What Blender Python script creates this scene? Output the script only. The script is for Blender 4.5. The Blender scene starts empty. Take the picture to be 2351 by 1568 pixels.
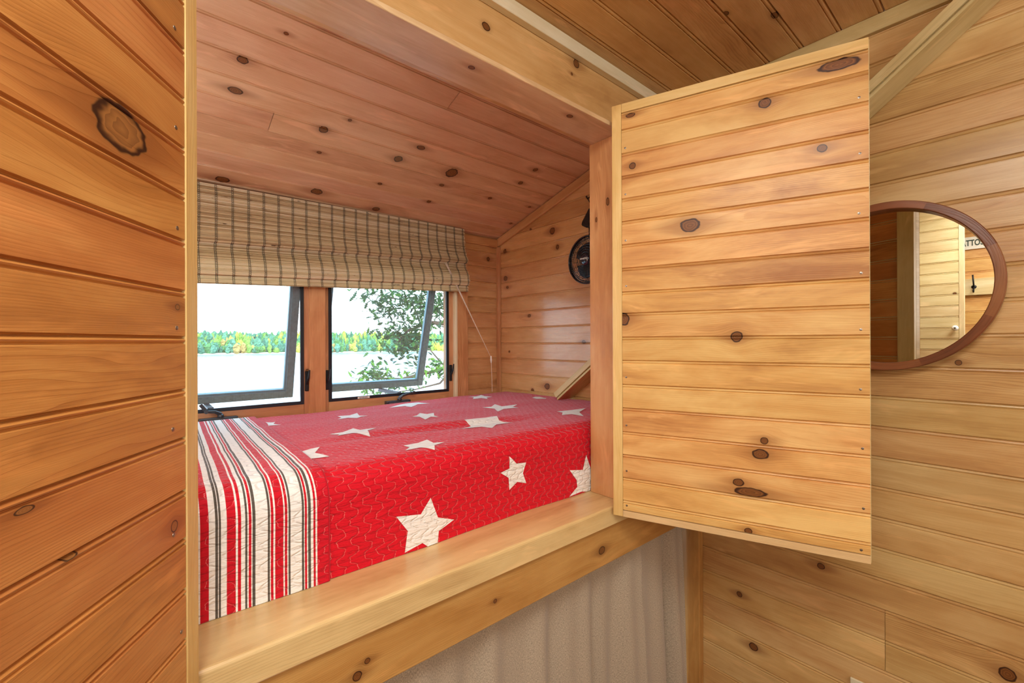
import bpy, bmesh, math, random
from mathutils import Vector, Matrix, noise as mnoise
random.seed(7)
R = math.radians
C = bpy.context.scene.collection
H = 1.5                                   # camera height; shapes below are written relative to it

# ------------------------------------------------------------------ camera, world, lights, exposure
scn = bpy.context.scene
yaw, pit, rol = R(49.6), R(0.05), R(-0.23)
F0 = Vector((math.cos(yaw), math.sin(yaw), 0)); R0 = Vector((math.sin(yaw), -math.cos(yaw), 0)); U0 = Vector((0, 0, 1))
Fv = F0*math.cos(pit) + U0*math.sin(pit); U2 = -F0*math.sin(pit) + U0*math.cos(pit)
Rv = R0*math.cos(rol) + U2*math.sin(rol); Uv = -R0*math.sin(rol) + U2*math.cos(rol)
cam = bpy.data.cameras.new('camera'); camo = bpy.data.objects.new('camera', cam); C.objects.link(camo)
cam.sensor_width = 36; cam.lens = 36*1010/2351; cam.clip_start = 0.02; cam.clip_end = 2000
M = Matrix.Identity(4)
for i in range(3):
    M[i][0] = Rv[i]; M[i][1] = Uv[i]; M[i][2] = -Fv[i]
M[2][3] = H
camo.matrix_world = M
scn.camera = camo
scn.view_settings.view_transform = 'Standard'; scn.view_settings.look = 'None'
scn.view_settings.exposure = 0.27; scn.view_settings.gamma = 1.0
scn.view_settings.use_curve_mapping = False

w = bpy.data.worlds.new('sky'); scn.world = w; w.use_nodes = True
nt = w.node_tree; nt.nodes.clear()
bg = nt.nodes.new('ShaderNodeBackground'); wo = nt.nodes.new('ShaderNodeOutputWorld')
tc = nt.nodes.new('ShaderNodeTexCoord'); sp = nt.nodes.new('ShaderNodeSeparateXYZ'); rp = nt.nodes.new('ShaderNodeValToRGB')
nt.links.new(tc.outputs['Generated'], sp.inputs[0]); nt.links.new(sp.outputs['Z'], rp.inputs[0])
rp.color_ramp.elements[0].position = 0.0; rp.color_ramp.elements[0].color = (0.86, 0.95, 1.0, 1)
rp.color_ramp.elements[1].position = 0.5; rp.color_ramp.elements[1].color = (0.55, 0.80, 1.0, 1)
nt.links.new(rp.outputs[0], bg.inputs['Color']); bg.inputs['Strength'].default_value = 4.2
nt.links.new(bg.outputs[0], wo.inputs[0])

def lamp(name, kind, loc, energy, color, size=1, size_y=None, target=None):
    l = bpy.data.lights.new(name, kind); l.energy = energy; l.color = color
    if kind == 'AREA':
        l.size = size
        if size_y: l.shape = 'RECTANGLE'; l.size_y = size_y
    elif kind == 'SUN': l.angle = size
    else: l.shadow_soft_size = size
    o = bpy.data.objects.new(name, l); C.objects.link(o); o.location = Vector(loc) + Vector((0, 0, H))
    if target is not None:
        d = Vector(target) - Vector(loc); o.rotation_euler = d.to_track_quat('-Z', 'Y').to_euler()
    return o
lamp('sun', 'SUN', (0, 0, 5), 3.0, (1.0, 0.95, 0.85), R(1), target=(0.35, 0.8, 4.1))     # lights the lake shore, not the room
lamp('rear_fill_light', 'AREA', (-0.2, -2.1, 0.40), 27, (1.0, 0.98, 0.95), 1.9, 0.8, (0.4, 0.6, 1.0))  # added soft fill from the back of the room; no window there
lamp('ceiling_lamp_light', 'AREA', (-0.15, -0.10, 0.82), 21, (1.0, 0.975, 0.90), 0.70, 0.70, (0.1, 0.1, -1))
lamp('bunk_fill_light', 'POINT', (-0.36, 1.08, 0.22), 8, (0.88, 0.95, 1.0), 0.07)  # added fill that brightens the sloped bunk ceiling; no lamp stands here

# ------------------------------------------------------------------ object helpers
def lin(c):
    return tuple(((x/255)/12.92 if x/255 <= 0.04045 else ((x/255+0.055)/1.055)**2.4) for x in c) + (1,)
def obj(name, bm, mats, parent=None, smooth=False):
    bm.normal_update()
    off = Vector((0, 0, -H))
    if parent is not None:
        p = parent
        base = Vector(p['_base']) if '_base' in p else Vector((0, 0, 0))
    else: base = Vector((0, 0, 0))
    for v in bm.verts: v.co = v.co + Vector((0, 0, H)) - base
    me = bpy.data.meshes.new(name); bm.to_mesh(me); bm.free()
    if not isinstance(mats, (list, tuple)): mats = [mats]
    for m in mats: me.materials.append(m)
    if smooth:
        for p_ in me.polygons: p_.use_smooth = True
    o = bpy.data.objects.new(name, me); C.objects.link(o)
    if parent is not None:
        o.parent = parent; o['_base'] = tuple(base)
    return o
def thing(name, label, cat, loc, group=None):
    o = bpy.data.objects.new(name, None); C.objects.link(o)
    o.empty_display_size = 0.05
    L = Vector(loc) + Vector((0, 0, H)); o.location = L; o['_base'] = tuple(L)
    o['label'] = label; o['category'] = cat
    if group: o['group'] = group
    return o
def tag(o, label, cat, group=None):
    o['label'] = label; o['category'] = cat
    if group: o['group'] = group
    return o
def struct(o): o['kind'] = 'structure'; return o
def newbm():
    bm = bmesh.new(); bm.loops.layers.uv.new('UVMap'); bm.faces.layers.float.new('rnd'); return bm

def add_box(bm, lo, hi, mat=Matrix.Identity(4), bev=0.0, rnd=None, axis=None, seg=1, mi=0):
    """box with grain running along its longest (or given) axis; UV in metres"""
    lo = Vector(lo); hi = Vector(hi)
    uvl = bm.loops.layers.uv.verify(); rl = bm.faces.layers.float.get('rnd') or bm.faces.layers.float.new('rnd')
    b2 = bmesh.new()
    vs = [b2.verts.new((x, y, z)) for x in (lo.x, hi.x) for y in (lo.y, hi.y) for z in (lo.z, hi.z)]
    for f in ((0,1,3,2),(4,6,7,5),(0,4,5,1),(2,3,7,6),(0,2,6,4),(1,5,7,3)): b2.faces.new([vs[i] for i in f])
    if bev: bmesh.ops.bevel(b2, geom=b2.edges[:], offset=bev, segments=seg, affect='EDGES', profile=0.5)
    b2.normal_update()
    d = hi-lo
    if axis is None: axis = max(range(3), key=lambda i: d[i])
    if rnd is None: rnd = random.random()
    others = [i for i in range(3) if i != axis]
    vm = {}
    for v in b2.verts: vm[v] = bm.verts.new(mat @ v.co)
    for f in b2.faces:
        nf = bm.faces.new([vm[v] for v in f.verts]); nf[rl] = rnd; nf.material_index = mi
        n = f.normal; k = max(range(3), key=lambda i: abs(n[i]))
        for l, l0 in zip(nf.loops, f.loops):
            co = l0.vert.co
            if k == axis: l[uvl].uv = (co[others[0]]*0.05+co[axis], co[others[1]])
            else:
                o_ = [i for i in others if i != k][0]
                l[uvl].uv = (co[axis], co[o_] + (0 if k == others[0] else 0))
    b2.free()

def add_planks(bm, O, U, V, N, u0, u1, bounds, joints={}, depth=0.0026, bead=0.008, bead_top=True, ufun=None):
    """tongue and groove beaded planks running along U, stacked along V. bounds: sorted v values."""
    O, U, V, N = Vector(O), Vector(U), Vector(V), Vector(N)
    uvl = bm.loops.layers.uv.verify(); rl = bm.faces.layers.float.get('rnd')
    for bi in range(len(bounds)-1):
        a, b = bounds[bi], bounds[bi+1]
        prof = [(a, -depth*1.6), (a+0.0009, -depth*1.2), (a+0.0022, 0.0)]
        e = b-0.0005
        if bead: prof += [(e-bead-0.0022, 0.0), (e-bead-0.0008, -depth), (e-bead, -depth), (e-bead+0.0016, -0.0005), (e-bead*0.5, 0.0002), (e-0.0016, -0.0005), (e, -depth*1.6)]
        else: prof += [(e-0.0022, 0.0), (e, -depth)]
        if not bead_top:
            prof = [(a+b-p[0], p[1]) for p in prof][::-1]
        cuts = [u0] + sorted(joints.get(bi, [])) + [u1]
        for ci in range(len(cuts)-1):
            ua, ub = cuts[ci] + (0.0006 if ci else 0), cuts[ci+1] - (0.0006 if ci < len(cuts)-2 else 0)
            rnd = random.random()
            la = [bm.verts.new(O+U*ua+V*p[0]+N*p[1]) for p in prof]
            lb = [bm.verts.new(O+U*ub+V*p[0]+N*p[1]) for p in prof]
            for i in range(len(prof)-1):
                f = bm.faces.new((la[i], lb[i], lb[i+1], la[i+1])); f[rl] = rnd
                f.normal_update()
                if f.normal.dot(N) < 0: f.normal_flip()
                for l in f.loops:
                    q = l.vert.co-O; l[uvl].uv = (q.dot(U), q.dot(V))
    # backing sheet so that the gaps are closed
    bk = [bm.verts.new(O+U*u+V*v+N*(-depth*1.7)) for u, v in ((u0, bounds[0]), (u1, bounds[0]), (u1, bounds[-1]), (u0, bounds[-1]))]
    f = bm.faces.new(bk); f[rl] = 0.5
    f.normal_update()
    if f.normal.dot(N) < 0: f.normal_flip()
    for l in f.loops:
        q = l.vert.co-O; l[uvl].uv = (q.dot(U), q.dot(V))
def cut(bm, co, no):
    bmesh.ops.bisect_plane(bm, geom=bm.verts[:]+bm.edges[:]+bm.faces[:], plane_co=co, plane_no=no, clear_outer=True, dist=1e-6)
def tube(bm, pts, r, n=8, mi=0, cap=True, rnd=0.3):
    rl = bm.faces.layers.float.get('rnd') or bm.faces.layers.float.new('rnd')
    pts = [Vector(p) for p in pts]; rings = []
    for i, p in enumerate(pts):
        t = (pts[min(i+1, len(pts)-1)]-pts[max(i-1, 0)]).normalized()
        a = t.orthogonal().normalized() if i == 0 else (pa - t*pa.dot(t)).normalized()
        pa = a; b = t.cross(a)
        rr = r[i] if isinstance(r, (list, tuple)) else r
        rings.append([bm.verts.new(p+(a*math.cos(2*math.pi*k/n)+b*math.sin(2*math.pi*k/n))*rr) for k in range(n)])
    for i in range(len(rings)-1):
        for k in range(n):
            f = bm.faces.new((rings[i][k], rings[i][(k+1) % n], rings[i+1][(k+1) % n], rings[i+1][k])); f.material_index = mi; f[rl] = rnd
    if cap:
        f = bm.faces.new(rings[0][::-1]); f.material_index = mi; f = bm.faces.new(rings[-1]); f.material_index = mi
def ring(bm, c, ax, R_, r, n=48, m=8, sy=1.0):
    """torus around axis ax"""
    c = Vector(c); ax = Vector(ax).normalized(); a = ax.orthogonal().normalized(); b = ax.cross(a); rs = []
    for i in range(n):
        t = 2*math.pi*i/n; d = a*math.cos(t)+b*math.sin(t)
        rs.append([bm.verts.new(c+d*(R_+r*math.cos(2*math.pi*k/m))+ax*(r*sy*math.sin(2*math.pi*k/m))) for k in range(m)])
    for i in range(n):
        for k in range(m): bm.faces.new((rs[i][k], rs[(i+1) % n][k], rs[(i+1) % n][(k+1) % m], rs[i][(k+1) % m]))
def lathe(bm, c, ax, prof, n=48, mi=0):
    c = Vector(c); ax = Vector(ax).normalized(); a = ax.orthogonal().normalized(); b = ax.cross(a); rs = []
    for h_, r_ in prof:
        if r_ < 1e-6: rs.append([bm.verts.new(c+ax*h_)]*n); continue
        rs.append([bm.verts.new(c+ax*h_+(a*math.cos(2*math.pi*k/n)+b*math.sin(2*math.pi*k/n))*r_) for k in range(n)])
    for i in range(len(rs)-1):
        for k in range(n):
            q = [rs[i][k], rs[i][(k+1) % n], rs[i+1][(k+1) % n], rs[i+1][k]]; u = []
            for v in q:
                if v not in u: u.append(v)
            if len(u) > 2:
                f = bm.faces.new(u); f.material_index = mi

# ------------------------------------------------------------------ materials
class NT:
    def __init__(s, name):
        s.m = bpy.data.materials.new(name); s.m.use_nodes = True; s.t = s.m.node_tree; s.t.nodes.clear()
        s.out = s.t.nodes.new('ShaderNodeOutputMaterial')
    def n(s, typ, **k):
        x = s.t.nodes.new('ShaderNode'+typ)
        for a, b in k.items(): setattr(x, a, b)
        return x
    def put(s, sock, v):
        if hasattr(v, 'is_output') or isinstance(v, bpy.types.NodeSocket): s.t.links.new(v, sock)
        elif v is not None: sock.default_value = v
    def math(s, op, a, b=None, c=None, clamp=False):
        x = s.n('Math', operation=op, use_clamp=clamp); s.put(x.inputs[0], a); s.put(x.inputs[1], b)
        if c is not None: s.put(x.inputs[2], c)
        return x.outputs[0]
    def vec(s, op, a, b=None, scale=None):
        x = s.n('VectorMath', operation=op); s.put(x.inputs[0], a)
        if b is not None: s.put(x.inputs[1], b)
        if scale is not None: s.put(x.inputs['Scale'], scale)
        return x.outputs['Value'] if op in ('LENGTH', 'DOT_PRODUCT') else x.outputs[0]
    def mr(s, v, a, b, c=0.0, d=1.0, smooth=True):
        x = s.n('MapRange', interpolation_type='SMOOTHSTEP' if smooth else 'LINEAR'); s.put(x.inputs[0], v)
        for i, q in enumerate((a, b, c, d)): s.put(x.inputs[i+1], q)
        return x.outputs[0]
    def mix(s, f, a, b, blend='MIX'):
        x = s.n('Mix', data_type='RGBA', blend_type=blend); s.put(x.inputs[0], f); s.put(x.inputs[6], a); s.put(x.inputs[7], b); return x.outputs[2]
    def noise(s, v, scale=1.0, detail=2.0, rough=0.5, dist=0.0):
        x = s.n('TexNoise'); s.put(x.inputs['Vector'], v); x.inputs['Scale'].default_value = scale; x.inputs['Detail'].default_value = detail
        x.inputs['Roughness'].default_value = rough; x.inputs['Distortion'].default_value = dist; return x.outputs[0]
    def comb(s, x_, y_, z_):
        x = s.n('CombineXYZ'); s.put(x.inputs[0], x_); s.put(x.inputs[1], y_); s.put(x.inputs[2], z_); return x.outputs[0]
    def bsdf(s, **k):
        x = s.n('BsdfPrincipled')
        for a, b in k.items(): s.put(x.inputs[a.replace('_', ' ')], b)
        s.t.links.new(x.outputs[0], s.out.inputs[0]); return x
    def bump(s, h_, strength=0.3, dist=0.001):
        x = s.n('Bump'); s.put(x.inputs['Height'], h_); x.inputs['Strength'].default_value = strength; x.inputs['Distance'].default_value = dist; return x.outputs[0]

def wood(name, light, mid, dark, knots=(), auto=0.5, rough=0.36, ringamp=1.0, tint=1.0, rot=False, coat=0.3, croug=0.2, kc1=(138, 88, 44), kc2=(88, 52, 28), mottle=1.35):
    """varnished knotty pine. UV: u along the grain, v across, in metres; knots: (u, v, ru, rv)"""
    s = NT(name)
    uv = s.n('UVMap', uv_map='UVMap').outputs[0]
    rnd = s.n('Attribute', attribute_name='rnd').outputs['Fac']
    base = uv; D = None; warp = None; St = None; big = 0.0
    for (ku, kv, ru, rv) in knots:
        rv = max(rv, 0.003); ru = max(ru, rv*0.9)
        d = s.vec('SUBTRACT', uv, (ku, kv, 0)); q = s.vec('MULTIPLY', d, (1/ru, 1/rv, 0)); L = s.vec('LENGTH', q)
        wgt = s.math('DIVIDE', 1.0, s.math('ADD', 1.0, s.math('POWER', s.math('MULTIPLY', L, 0.42), 3.0)))
        wv = s.vec('SCALE', s.vec('MULTIPLY', d, (0.3, 0.8, 0)), scale=wgt)
        warp = wv if warp is None else s.vec('ADD', warp, wv)
        D = L if D is None else s.math('MINIMUM', D, L)
        Ls = s.vec('LENGTH', s.vec('MULTIPLY', d, (1/(ru*3.6+0.012), 1/(rv*1.5+0.003), 0))); St = Ls if St is None else s.math('MINIMUM', St, Ls)
    if warp is not None: base = s.vec('SUBTRACT', uv, warp)
    sp_ = s.n('SeparateXYZ'); s.put(sp_.inputs[0], base); u, v = sp_.outputs[0], sp_.outputs[1]
    z = s.math('MULTIPLY', rnd, 61.7)
    # small random knots
    if auto > 0:
        vv = s.comb(s.math('ADD', s.math('MULTIPLY', u, 2.6), z), s.math('MULTIPLY', v, 13.0), 0.0)
        vo = s.n('TexVoronoi', voronoi_dimensions='2D'); s.put(vo.inputs['Vector'], vv); vo.inputs['Scale'].default_value = 1.0
        sc = s.n('SeparateColor'); s.put(sc.inputs[0], vo.outputs['Color'])
        keep = s.math('LESS_THAN', sc.outputs[0], auto)
        # anisotropic: voronoi cell is 0.38 m by 0.077 m; measure the knot in metres
        pos = s.vec('SUBTRACT', vv, vo.outputs['Position']); pm = s.vec('MULTIPLY', pos, (1/2.6, 1/13.0, 0))
        rr = s.math('ADD', 0.0035, s.math('MULTIPLY', sc.outputs[1], 0.006))
        La = s.math('DIVIDE', s.vec('LENGTH', s.vec('MULTIPLY', pm, (0.8, 1.0, 0))), rr)
        La = s.math('ADD', La, s.math('MULTIPLY', s.math('SUBTRACT', 1.0, keep), 50.0))
        D = La if D is None else s.math('MINIMUM', D, La)
    # growth rings and fibres
    warpn = s.noise(s.comb(s.math('MULTIPLY', u, 1.3), s.math('MULTIPLY', v, 9.0), z), 1.0, 3.0, 0.55)
    mott = s.noise(s.comb(s.math('MULTIPLY', u, 3.6), s.math('MULTIPLY', v, 13.0), z), 1.0, 4.0, 0.62, 0.4)
    freq = s.math('ADD', 110.0, s.math('MULTIPLY', s.math('FRACT', s.math('MULTIPLY', rnd, 7.31)), 220.0))
    ph = s.math('ADD', s.math('MULTIPLY', v, freq), s.math('MULTIPLY', warpn, 16.0))
    rg = s.math('FRACT', ph)
    rgs = s.math('MULTIPLY', s.mr(rg, 0.35, 0.97), s.mr(rg, 1.0, 0.96))
    ramp_amp = s.mr(s.noise(s.comb(s.math('MULTIPLY', u, 0.9), s.math('MULTIPLY', v, 5.0), s.math('ADD', z, 9.0)), 1.0, 2.0), 0.42, 0.72, 0.04, 0.6)
    fib = s.noise(s.comb(s.math('MULTIPLY', u, 14.0), s.math('MULTIPLY', v, 900.0), z), 1.0, 2.0, 0.6)
    streak = s.noise(s.comb(s.math('MULTIPLY', u, 2.2), s.math('MULTIPLY', v, 70.0), z), 1.0, 3.0, 0.6)
    f1 = s.math('MULTIPLY', s.math('MULTIPLY', rgs, ramp_amp), 0.55*ringamp)
    f2 = s.math('MULTIPLY', s.math('SUBTRACT', mott, 0.5), mottle)
    f3 = s.math('MULTIPLY', s.math('SUBTRACT', streak, 0.5), 0.45)
    f4 = s.math('MULTIPLY', s.math('SUBTRACT', fib, 0.5), 0.28)
    pl = s.math('MULTIPLY', s.math('SUBTRACT', s.math('FRACT', s.math('MULTIPLY', rnd, 17.77)), 0.5), 0.26*tint)
    fac = s.math('ADD', s.math('ADD', s.math('ADD', f1, f2), s.math('ADD', f3, f4)), s.math('ADD', pl, 0.36), clamp=True)
    cr = s.n('ValToRGB'); s.put(cr.inputs[0], fac); e = cr.color_ramp.elements
    tn = lambda c: (c[0]*0.985, min(255, c[1]*1.03), min(255, c[2]*1.04))
    e[0].position = 0; e[0].color = lin(tn(light)); e[1].position = 1; e[1].color = lin(tn(dark)); m_ = e.new(0.45); m_.color = lin(tn(mid))
    col = cr.outputs[0]
    fl = s.noise(s.comb(s.math('MULTIPLY', u, 5.0), s.math('MULTIPLY', v, 26.0), s.math('ADD', z, 21.0)), 1.0, 3.0, 0.6, 0.8)
    col = s.mix(s.mr(fl, 0.56, 0.74, 0.0, 0.55), col, lin(tuple(min(255, int(c*1.05)) for c in light)))
    # hue drift from plank to plank
    hs = s.n('HueSaturation'); s.put(hs.inputs['Color'], col)
    s.put(hs.inputs['Hue'], s.math('ADD', 0.5, s.math('MULTIPLY', s.math('SUBTRACT', s.math('FRACT', s.math('MULTIPLY', rnd, 5.13)), 0.5), 0.012*tint)))
    s.put(hs.inputs['Value'], s.math('ADD', 1.0, s.math('MULTIPLY', s.math('SUBTRACT', s.math('FRACT', s.math('MULTIPLY', rnd, 31.7)), 0.5), 0.12*tint)))
    col = hs.outputs[0]
    if D is not None:
        jit = s.math('MULTIPLY', s.math('SUBTRACT', s.noise(s.vec('MULTIPLY', uv, (60, 90, 0)), 1.0, 1.0), 0.5), 0.42)
        Dn = s.math('ADD', D, jit)
        if St is not None:
            sm = s.mr(s.math('ADD', St, s.math('MULTIPLY', s.math('SUBTRACT', mott, 0.5), 1.2)), 0.2, 1.15, 0.55, 0.0)
            col = s.mix(s.math('MULTIPLY', sm, s.math('ADD', 0.5, s.math('MULTIPLY', streak, 0.9))), col, lin(tuple(int(c*k) for c, k in zip(dark, (0.86, 0.80, 0.74)))))
        halo = s.mr(Dn, 1.0, 2.2, 0.5, 0.0)
        col = s.mix(halo, col, lin(tuple(int(c*0.80) for c in mid)))
        kr = s.math('FRACT', s.math('MULTIPLY', Dn, 3.1))
        kc = s.mix(s.math('MULTIPLY', kr, 0.8), lin(kc1), lin(kc2))
        rim = s.math('MULTIPLY', s.mr(Dn, 0.70, 0.92), s.mr(Dn, 1.12, 0.96))
        kc = s.mix(rim, kc, lin((58, 34, 22)))
        col = s.mix(s.mr(Dn, 1.12, 0.98), col, kc)
    bf = s.math('ADD', s.math('MULTIPLY', rgs, -0.35), s.math('MULTIPLY', fib, 0.4))
    lf = s.noise(s.comb(s.math('MULTIPLY', u, 4.0), s.math('MULTIPLY', v, 22.0), z), 1.0, 2.0)
    bf = s.math('ADD', bf, s.math('MULTIPLY', lf, 2.2))
    nb = s.bump(bf, 0.35, 0.0011)
    rgh = s.math('ADD', rough, s.math('MULTIPLY', s.math('SUBTRACT', streak, 0.5), 0.18))
    s.bsdf(Base_Color=col, Roughness=rgh, Normal=nb, Coat_Weight=coat, Coat_Roughness=croug, Specular_IOR_Level=0.4)
    return s.m
def plain(name, col, rough=0.5, metal=0.0, spec=0.5, noise_amt=0.08, scale=60, bump=0.0, coat=0.0):
    s = NT(name)
    tcx = s.n('TexCoord').outputs['Object']
    n_ = s.noise(tcx, scale, 3.0)
    c = s.mix(n_, lin(tuple(max(0, int(x*(1-noise_amt))) for x in col)), lin(tuple(min(255, int(x*(1+noise_amt))) for x in col)))
    k = dict(Base_Color=c, Roughness=s.mr(n_, 0, 1, rough*0.85, min(1, rough*1.15), False), Metallic=metal, Specular_IOR_Level=spec, Coat_Weight=coat)
    if bump: k['Normal'] = s.bump(n_, bump, 0.002)
    s.bsdf(**k); return s.m

# ------------------------------------------------------------------ wood tones
K_DR = [(0.496, 0.592, 0.036, 0.012), (0.358, 0.547, 0.0121, 0.012), (0.466, 0.419, 0.0093, 0.0085), (0.055, 0.463, 0.0085, 0.0085), (0.196, 0.287, 0.0225, 0.0165), (0.030, 0.059, 0.010, 0.0165), (0.298, 0.010, 0.0125, 0.0125), (0.354, -0.23, 0.0078, 0.008), (0.346, -0.262, 0.0165, 0.011), (0.301, -0.334, 0.0115, 0.0085), (0.325, -0.353, 0.033, 0.010), (0.321, -0.445, 0.008, 0.0071), (0.05, 0.598, 0.012, 0.006)]
K_WR = [(0.034, -0.758, 0.013, 0.0148), (0.11, -0.054, 0.0059, 0.0065), (0.391, -0.651, 0.0095, 0.008), (0.575, -0.98, 0.013, 0.0116), (0.618, -0.83, 0.0082, 0.0086)]
K_CR = [(1.285, 0.433, 0.014, 0.008)]
K_CA = [(0.228, 1.903, 0.021, 0.0164), (0.53, 1.859, 0.0202, 0.018), (0.784, 1.896, 0.0156, 0.0146), (0.727, 1.719, 0.0087, 0.0078), (0.968, 1.761, 0.0094, 0.0093), (0.207, 1.356, 0.0125, 0.0111), (0.206, 1.468, 0.0172, 0.0119), (0.28, 1.228, 0.0052, 0.0048), (0.952, 1.544, 0.011, 0.026), (0.957, 1.632, 0.0104, 0.0085), (1.264, 1.385, 0.0106, 0.0109), (1.266, 1.484, 0.011, 0.0099), (1.21, 1.634, 0.0095, 0.0088), (1.442, 1.622, 0.0076, 0.0064), (1.455, 1.785, 0.0083, 0.0079), (0.454, 1.517, 0.0049, 0.0145), (0.473, 1.63, 0.0078, 0.0069), (0.727, 1.552, 0.0065, 0.0165), (0.773, 1.462, 0.0148, 0.0105), (0.511, 1.441, 0.0058, 0.0062)]
K_EW = [(1.464, 0.526, 0.0160, 0.0156), (1.431, 0.444, 0.009, 0.0112), (1.819, 0.485, 0.0122, 0.011), (1.813, 0.34, 0.0148, 0.012), (1.798, 0.29, 0.0094, 0.0073), (1.503, -0.215, 0.0164, 0.0138), (1.628, 0.131, 0.0116, 0.0078), (1.274, -0.001, 0.0099, 0.0076)]
K_LB = [(0.952, -0.563, 0.0125, 0.0105), (0.586, -0.559, 0.0048, 0.0047), (0.303, -0.554, 0.005, 0.005), (0.285, -0.572, 0.0080, 0.0080)]
K_DL = [(0.135, 0.222, 0.036, 0.0235), (0.05, -0.224, 0.0065, 0.0074), (0.042, 0.045, 0.0045, 0.0036), (0.241, -0.132, 0.009, 0.003)]
K_SO = [(0.548, 0.774, 0.008, 0.006), (0.862, 0.776, 0.0099, 0.007)]
K_H = [(0.979, 0.813, 0.012, 0.0125), (0.959, 0.775, 0.004, 0.004)]
K_J = [(0.405, 0.788, 0.0113, 0.006), (0.361, 0.83, 0.007, 0.0035)]

W_wall = wood('pine wall ochre', (226, 186, 128), (204, 156, 98), (164, 112, 62), K_WR, 0.03)
W_floor = wood('dark floor boards', (128, 88, 58), (98, 64, 40), (66, 42, 26), (), 0.0)
W_end = wood('pine alcove wall', (222, 172, 120), (206, 150, 98), (160, 102, 60), K_EW, 0.05, rough=0.28, coat=0.6, croug=0.14)
W_ceil = wood('pine room ceiling', (238, 192, 134), (218, 166, 108), (168, 112, 64), K_CR, 0.10, rough=0.42)
W_aceil = wood('pine alcove ceiling', (234, 196, 160), (216, 170, 132), (172, 120, 86), K_CA, 0.0, rough=0.3, coat=0.5, croug=0.2)
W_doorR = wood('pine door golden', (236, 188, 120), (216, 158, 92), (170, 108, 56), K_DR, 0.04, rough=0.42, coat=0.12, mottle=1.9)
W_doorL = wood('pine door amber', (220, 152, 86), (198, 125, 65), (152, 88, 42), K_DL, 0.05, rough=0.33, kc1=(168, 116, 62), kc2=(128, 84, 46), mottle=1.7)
W_edge = wood('pine strip pale', (240, 204, 142), (226, 182, 114), (192, 140, 80), (), 0.05)
W_sill = wood('pine sill', (236, 200, 146), (220, 180, 126), (180, 130, 82), (), 0.0)
W_apron = wood('pine lower board', (208, 156, 92), (184, 128, 68), (142, 92, 46), K_LB, 0.0, ringamp=0.6)
W_soff = wood('pine lining', (232, 198, 156), (212, 170, 128), (170, 120, 82), K_SO, 0.06)
W_head = wood('pine header', (232, 190, 130), (214, 166, 104), (172, 120, 66), K_H, 0.06)
W_jamb = wood('pine jamb', (230, 180, 126), (212, 152, 98), (174, 108, 62), K_J, 0.03, rough=0.3)
W_pale = wood('whitewood trim', (244, 230, 200), (232, 214, 176), (206, 182, 138), (), 0.0, ringamp=0.5)
W_brace = wood('pine brace', (228, 204, 152), (206, 178, 124), (164, 134, 86), (), 0.0)
W_win = wood('pine window frame', (216, 162, 116), (192, 132, 88), (150, 92, 56), (), 0.05)
W_cas = wood('pine casing', (224, 172, 122), (204, 144, 94), (164, 104, 60), (), 0.03, ringamp=1.4)
W_mir = wood('dark reddish hardwood', (156, 96, 60), (124, 70, 42), (76, 42, 28), (), 0.0, ringamp=0.5, rough=0.3)
W_light = wood('pale pine', (240, 216, 172), (222, 192, 142), (186, 148, 98), (), 0.08)

# ------------------------------------------------------------------ room shell
def frange(z0, step, lo, hi):
    k0 = math.floor((lo-z0)/step); out = [lo]; z = z0+step*(k0+1)
    while z < hi-0.004:
        if z > lo+0.004: out.append(z)
        z += step
    return out+[hi]
zb = frange(0.0137, 0.0807, -1.5, 0.86)
jt = {}
for i in range(len(zb)-1):
    m_ = (zb[i]+zb[i+1])/2
    if -0.873 < m_ < -0.712: jt[i] = [0.2485]
    elif random.random() < 0.3: jt[i] = [-0.4-random.random()*1.2]
bm = newbm(); add_planks(bm, (1.5, 0, 0), (0, 1, 0), (0, 0, 1), (-1, 0, 0), -2.3, 0.855, zb, jt)
struct(obj('wall_right', bm, W_wall))
bm = newbm(); add_planks(bm, (1.5, 0, 0), (0, 1, 0), (0, 0, 1), (-1, 0, 0), 0.855, 1.875, frange(-0.005, 0.0807, -1.5, 0.9), depth=0.0020, bead=0.006)
cut(bm, Vector((0, 0, 1.0995)), Vector((0, 0.288, 1)))
struct(obj('wall_alcove_right', bm, W_end))
bm = newbm()
zr = frange(-0.005, 0.0807, -0.75, 0.6)
add_planks(bm, (0, 1.875, 0), (1, 0, 0), (0, 0, 1), (0, -1, 0), 1.276, 1.5, zr, depth=0.0020, bead=0.006)
add_planks(bm, (0, 1.875, 0), (1, 0, 0), (0, 0, 1), (0, -1, 0), -0.55, -0.17, zr, depth=0.0020, bead=0.006)
add_planks(bm, (0, 1.875, 0), (1, 0, 0), (0, 0, 1), (0, -1, 0), -0.17, 1.276, frange(-0.005, 0.0807, 0.35, 0.6), depth=0.0020, bead=0.006)
add_planks(bm, (0, 1.875, 0), (1, 0, 0), (0, 0, 1), (0, -1, 0), -0.17, 1.276, frange(-0.005, 0.0807, -0.75, -0.285), depth=0.0020, bead=0.006)
struct(obj('wall_alcove_back', bm, W_end))
bm = newbm(); add_planks(bm, (-0.55, 0, 0), (0, 1, 0), (0, 0, 1), (1, 0, 0), 0.855, 1.875, frange(-0.005, 0.0807, -1.5, 0.9))
cut(bm, Vector((0, 0, 1.0995)), Vector((0, 0.288, 1)))
struct(obj('wall_alcove_left', bm, W_end))
cth = math.atan(0.288); cc, ss = math.cos(cth), math.sin(cth)
vb = [y/cc for y in frange(1.135, 0.0795, 0.85, 1.93)]
bm = newbm(); add_planks(bm, (0, 0, 1.0995), (1, 0, 0), (0, cc, -ss), (0, -ss, -cc), -0.56, 1.51, vb, {4: [0.76], 8: [0.31], 6: [1.3]}, depth=0.0022, bead=0.006, bead_top=True)
struct(obj('ceiling_alcove', bm, W_aceil))
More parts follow.
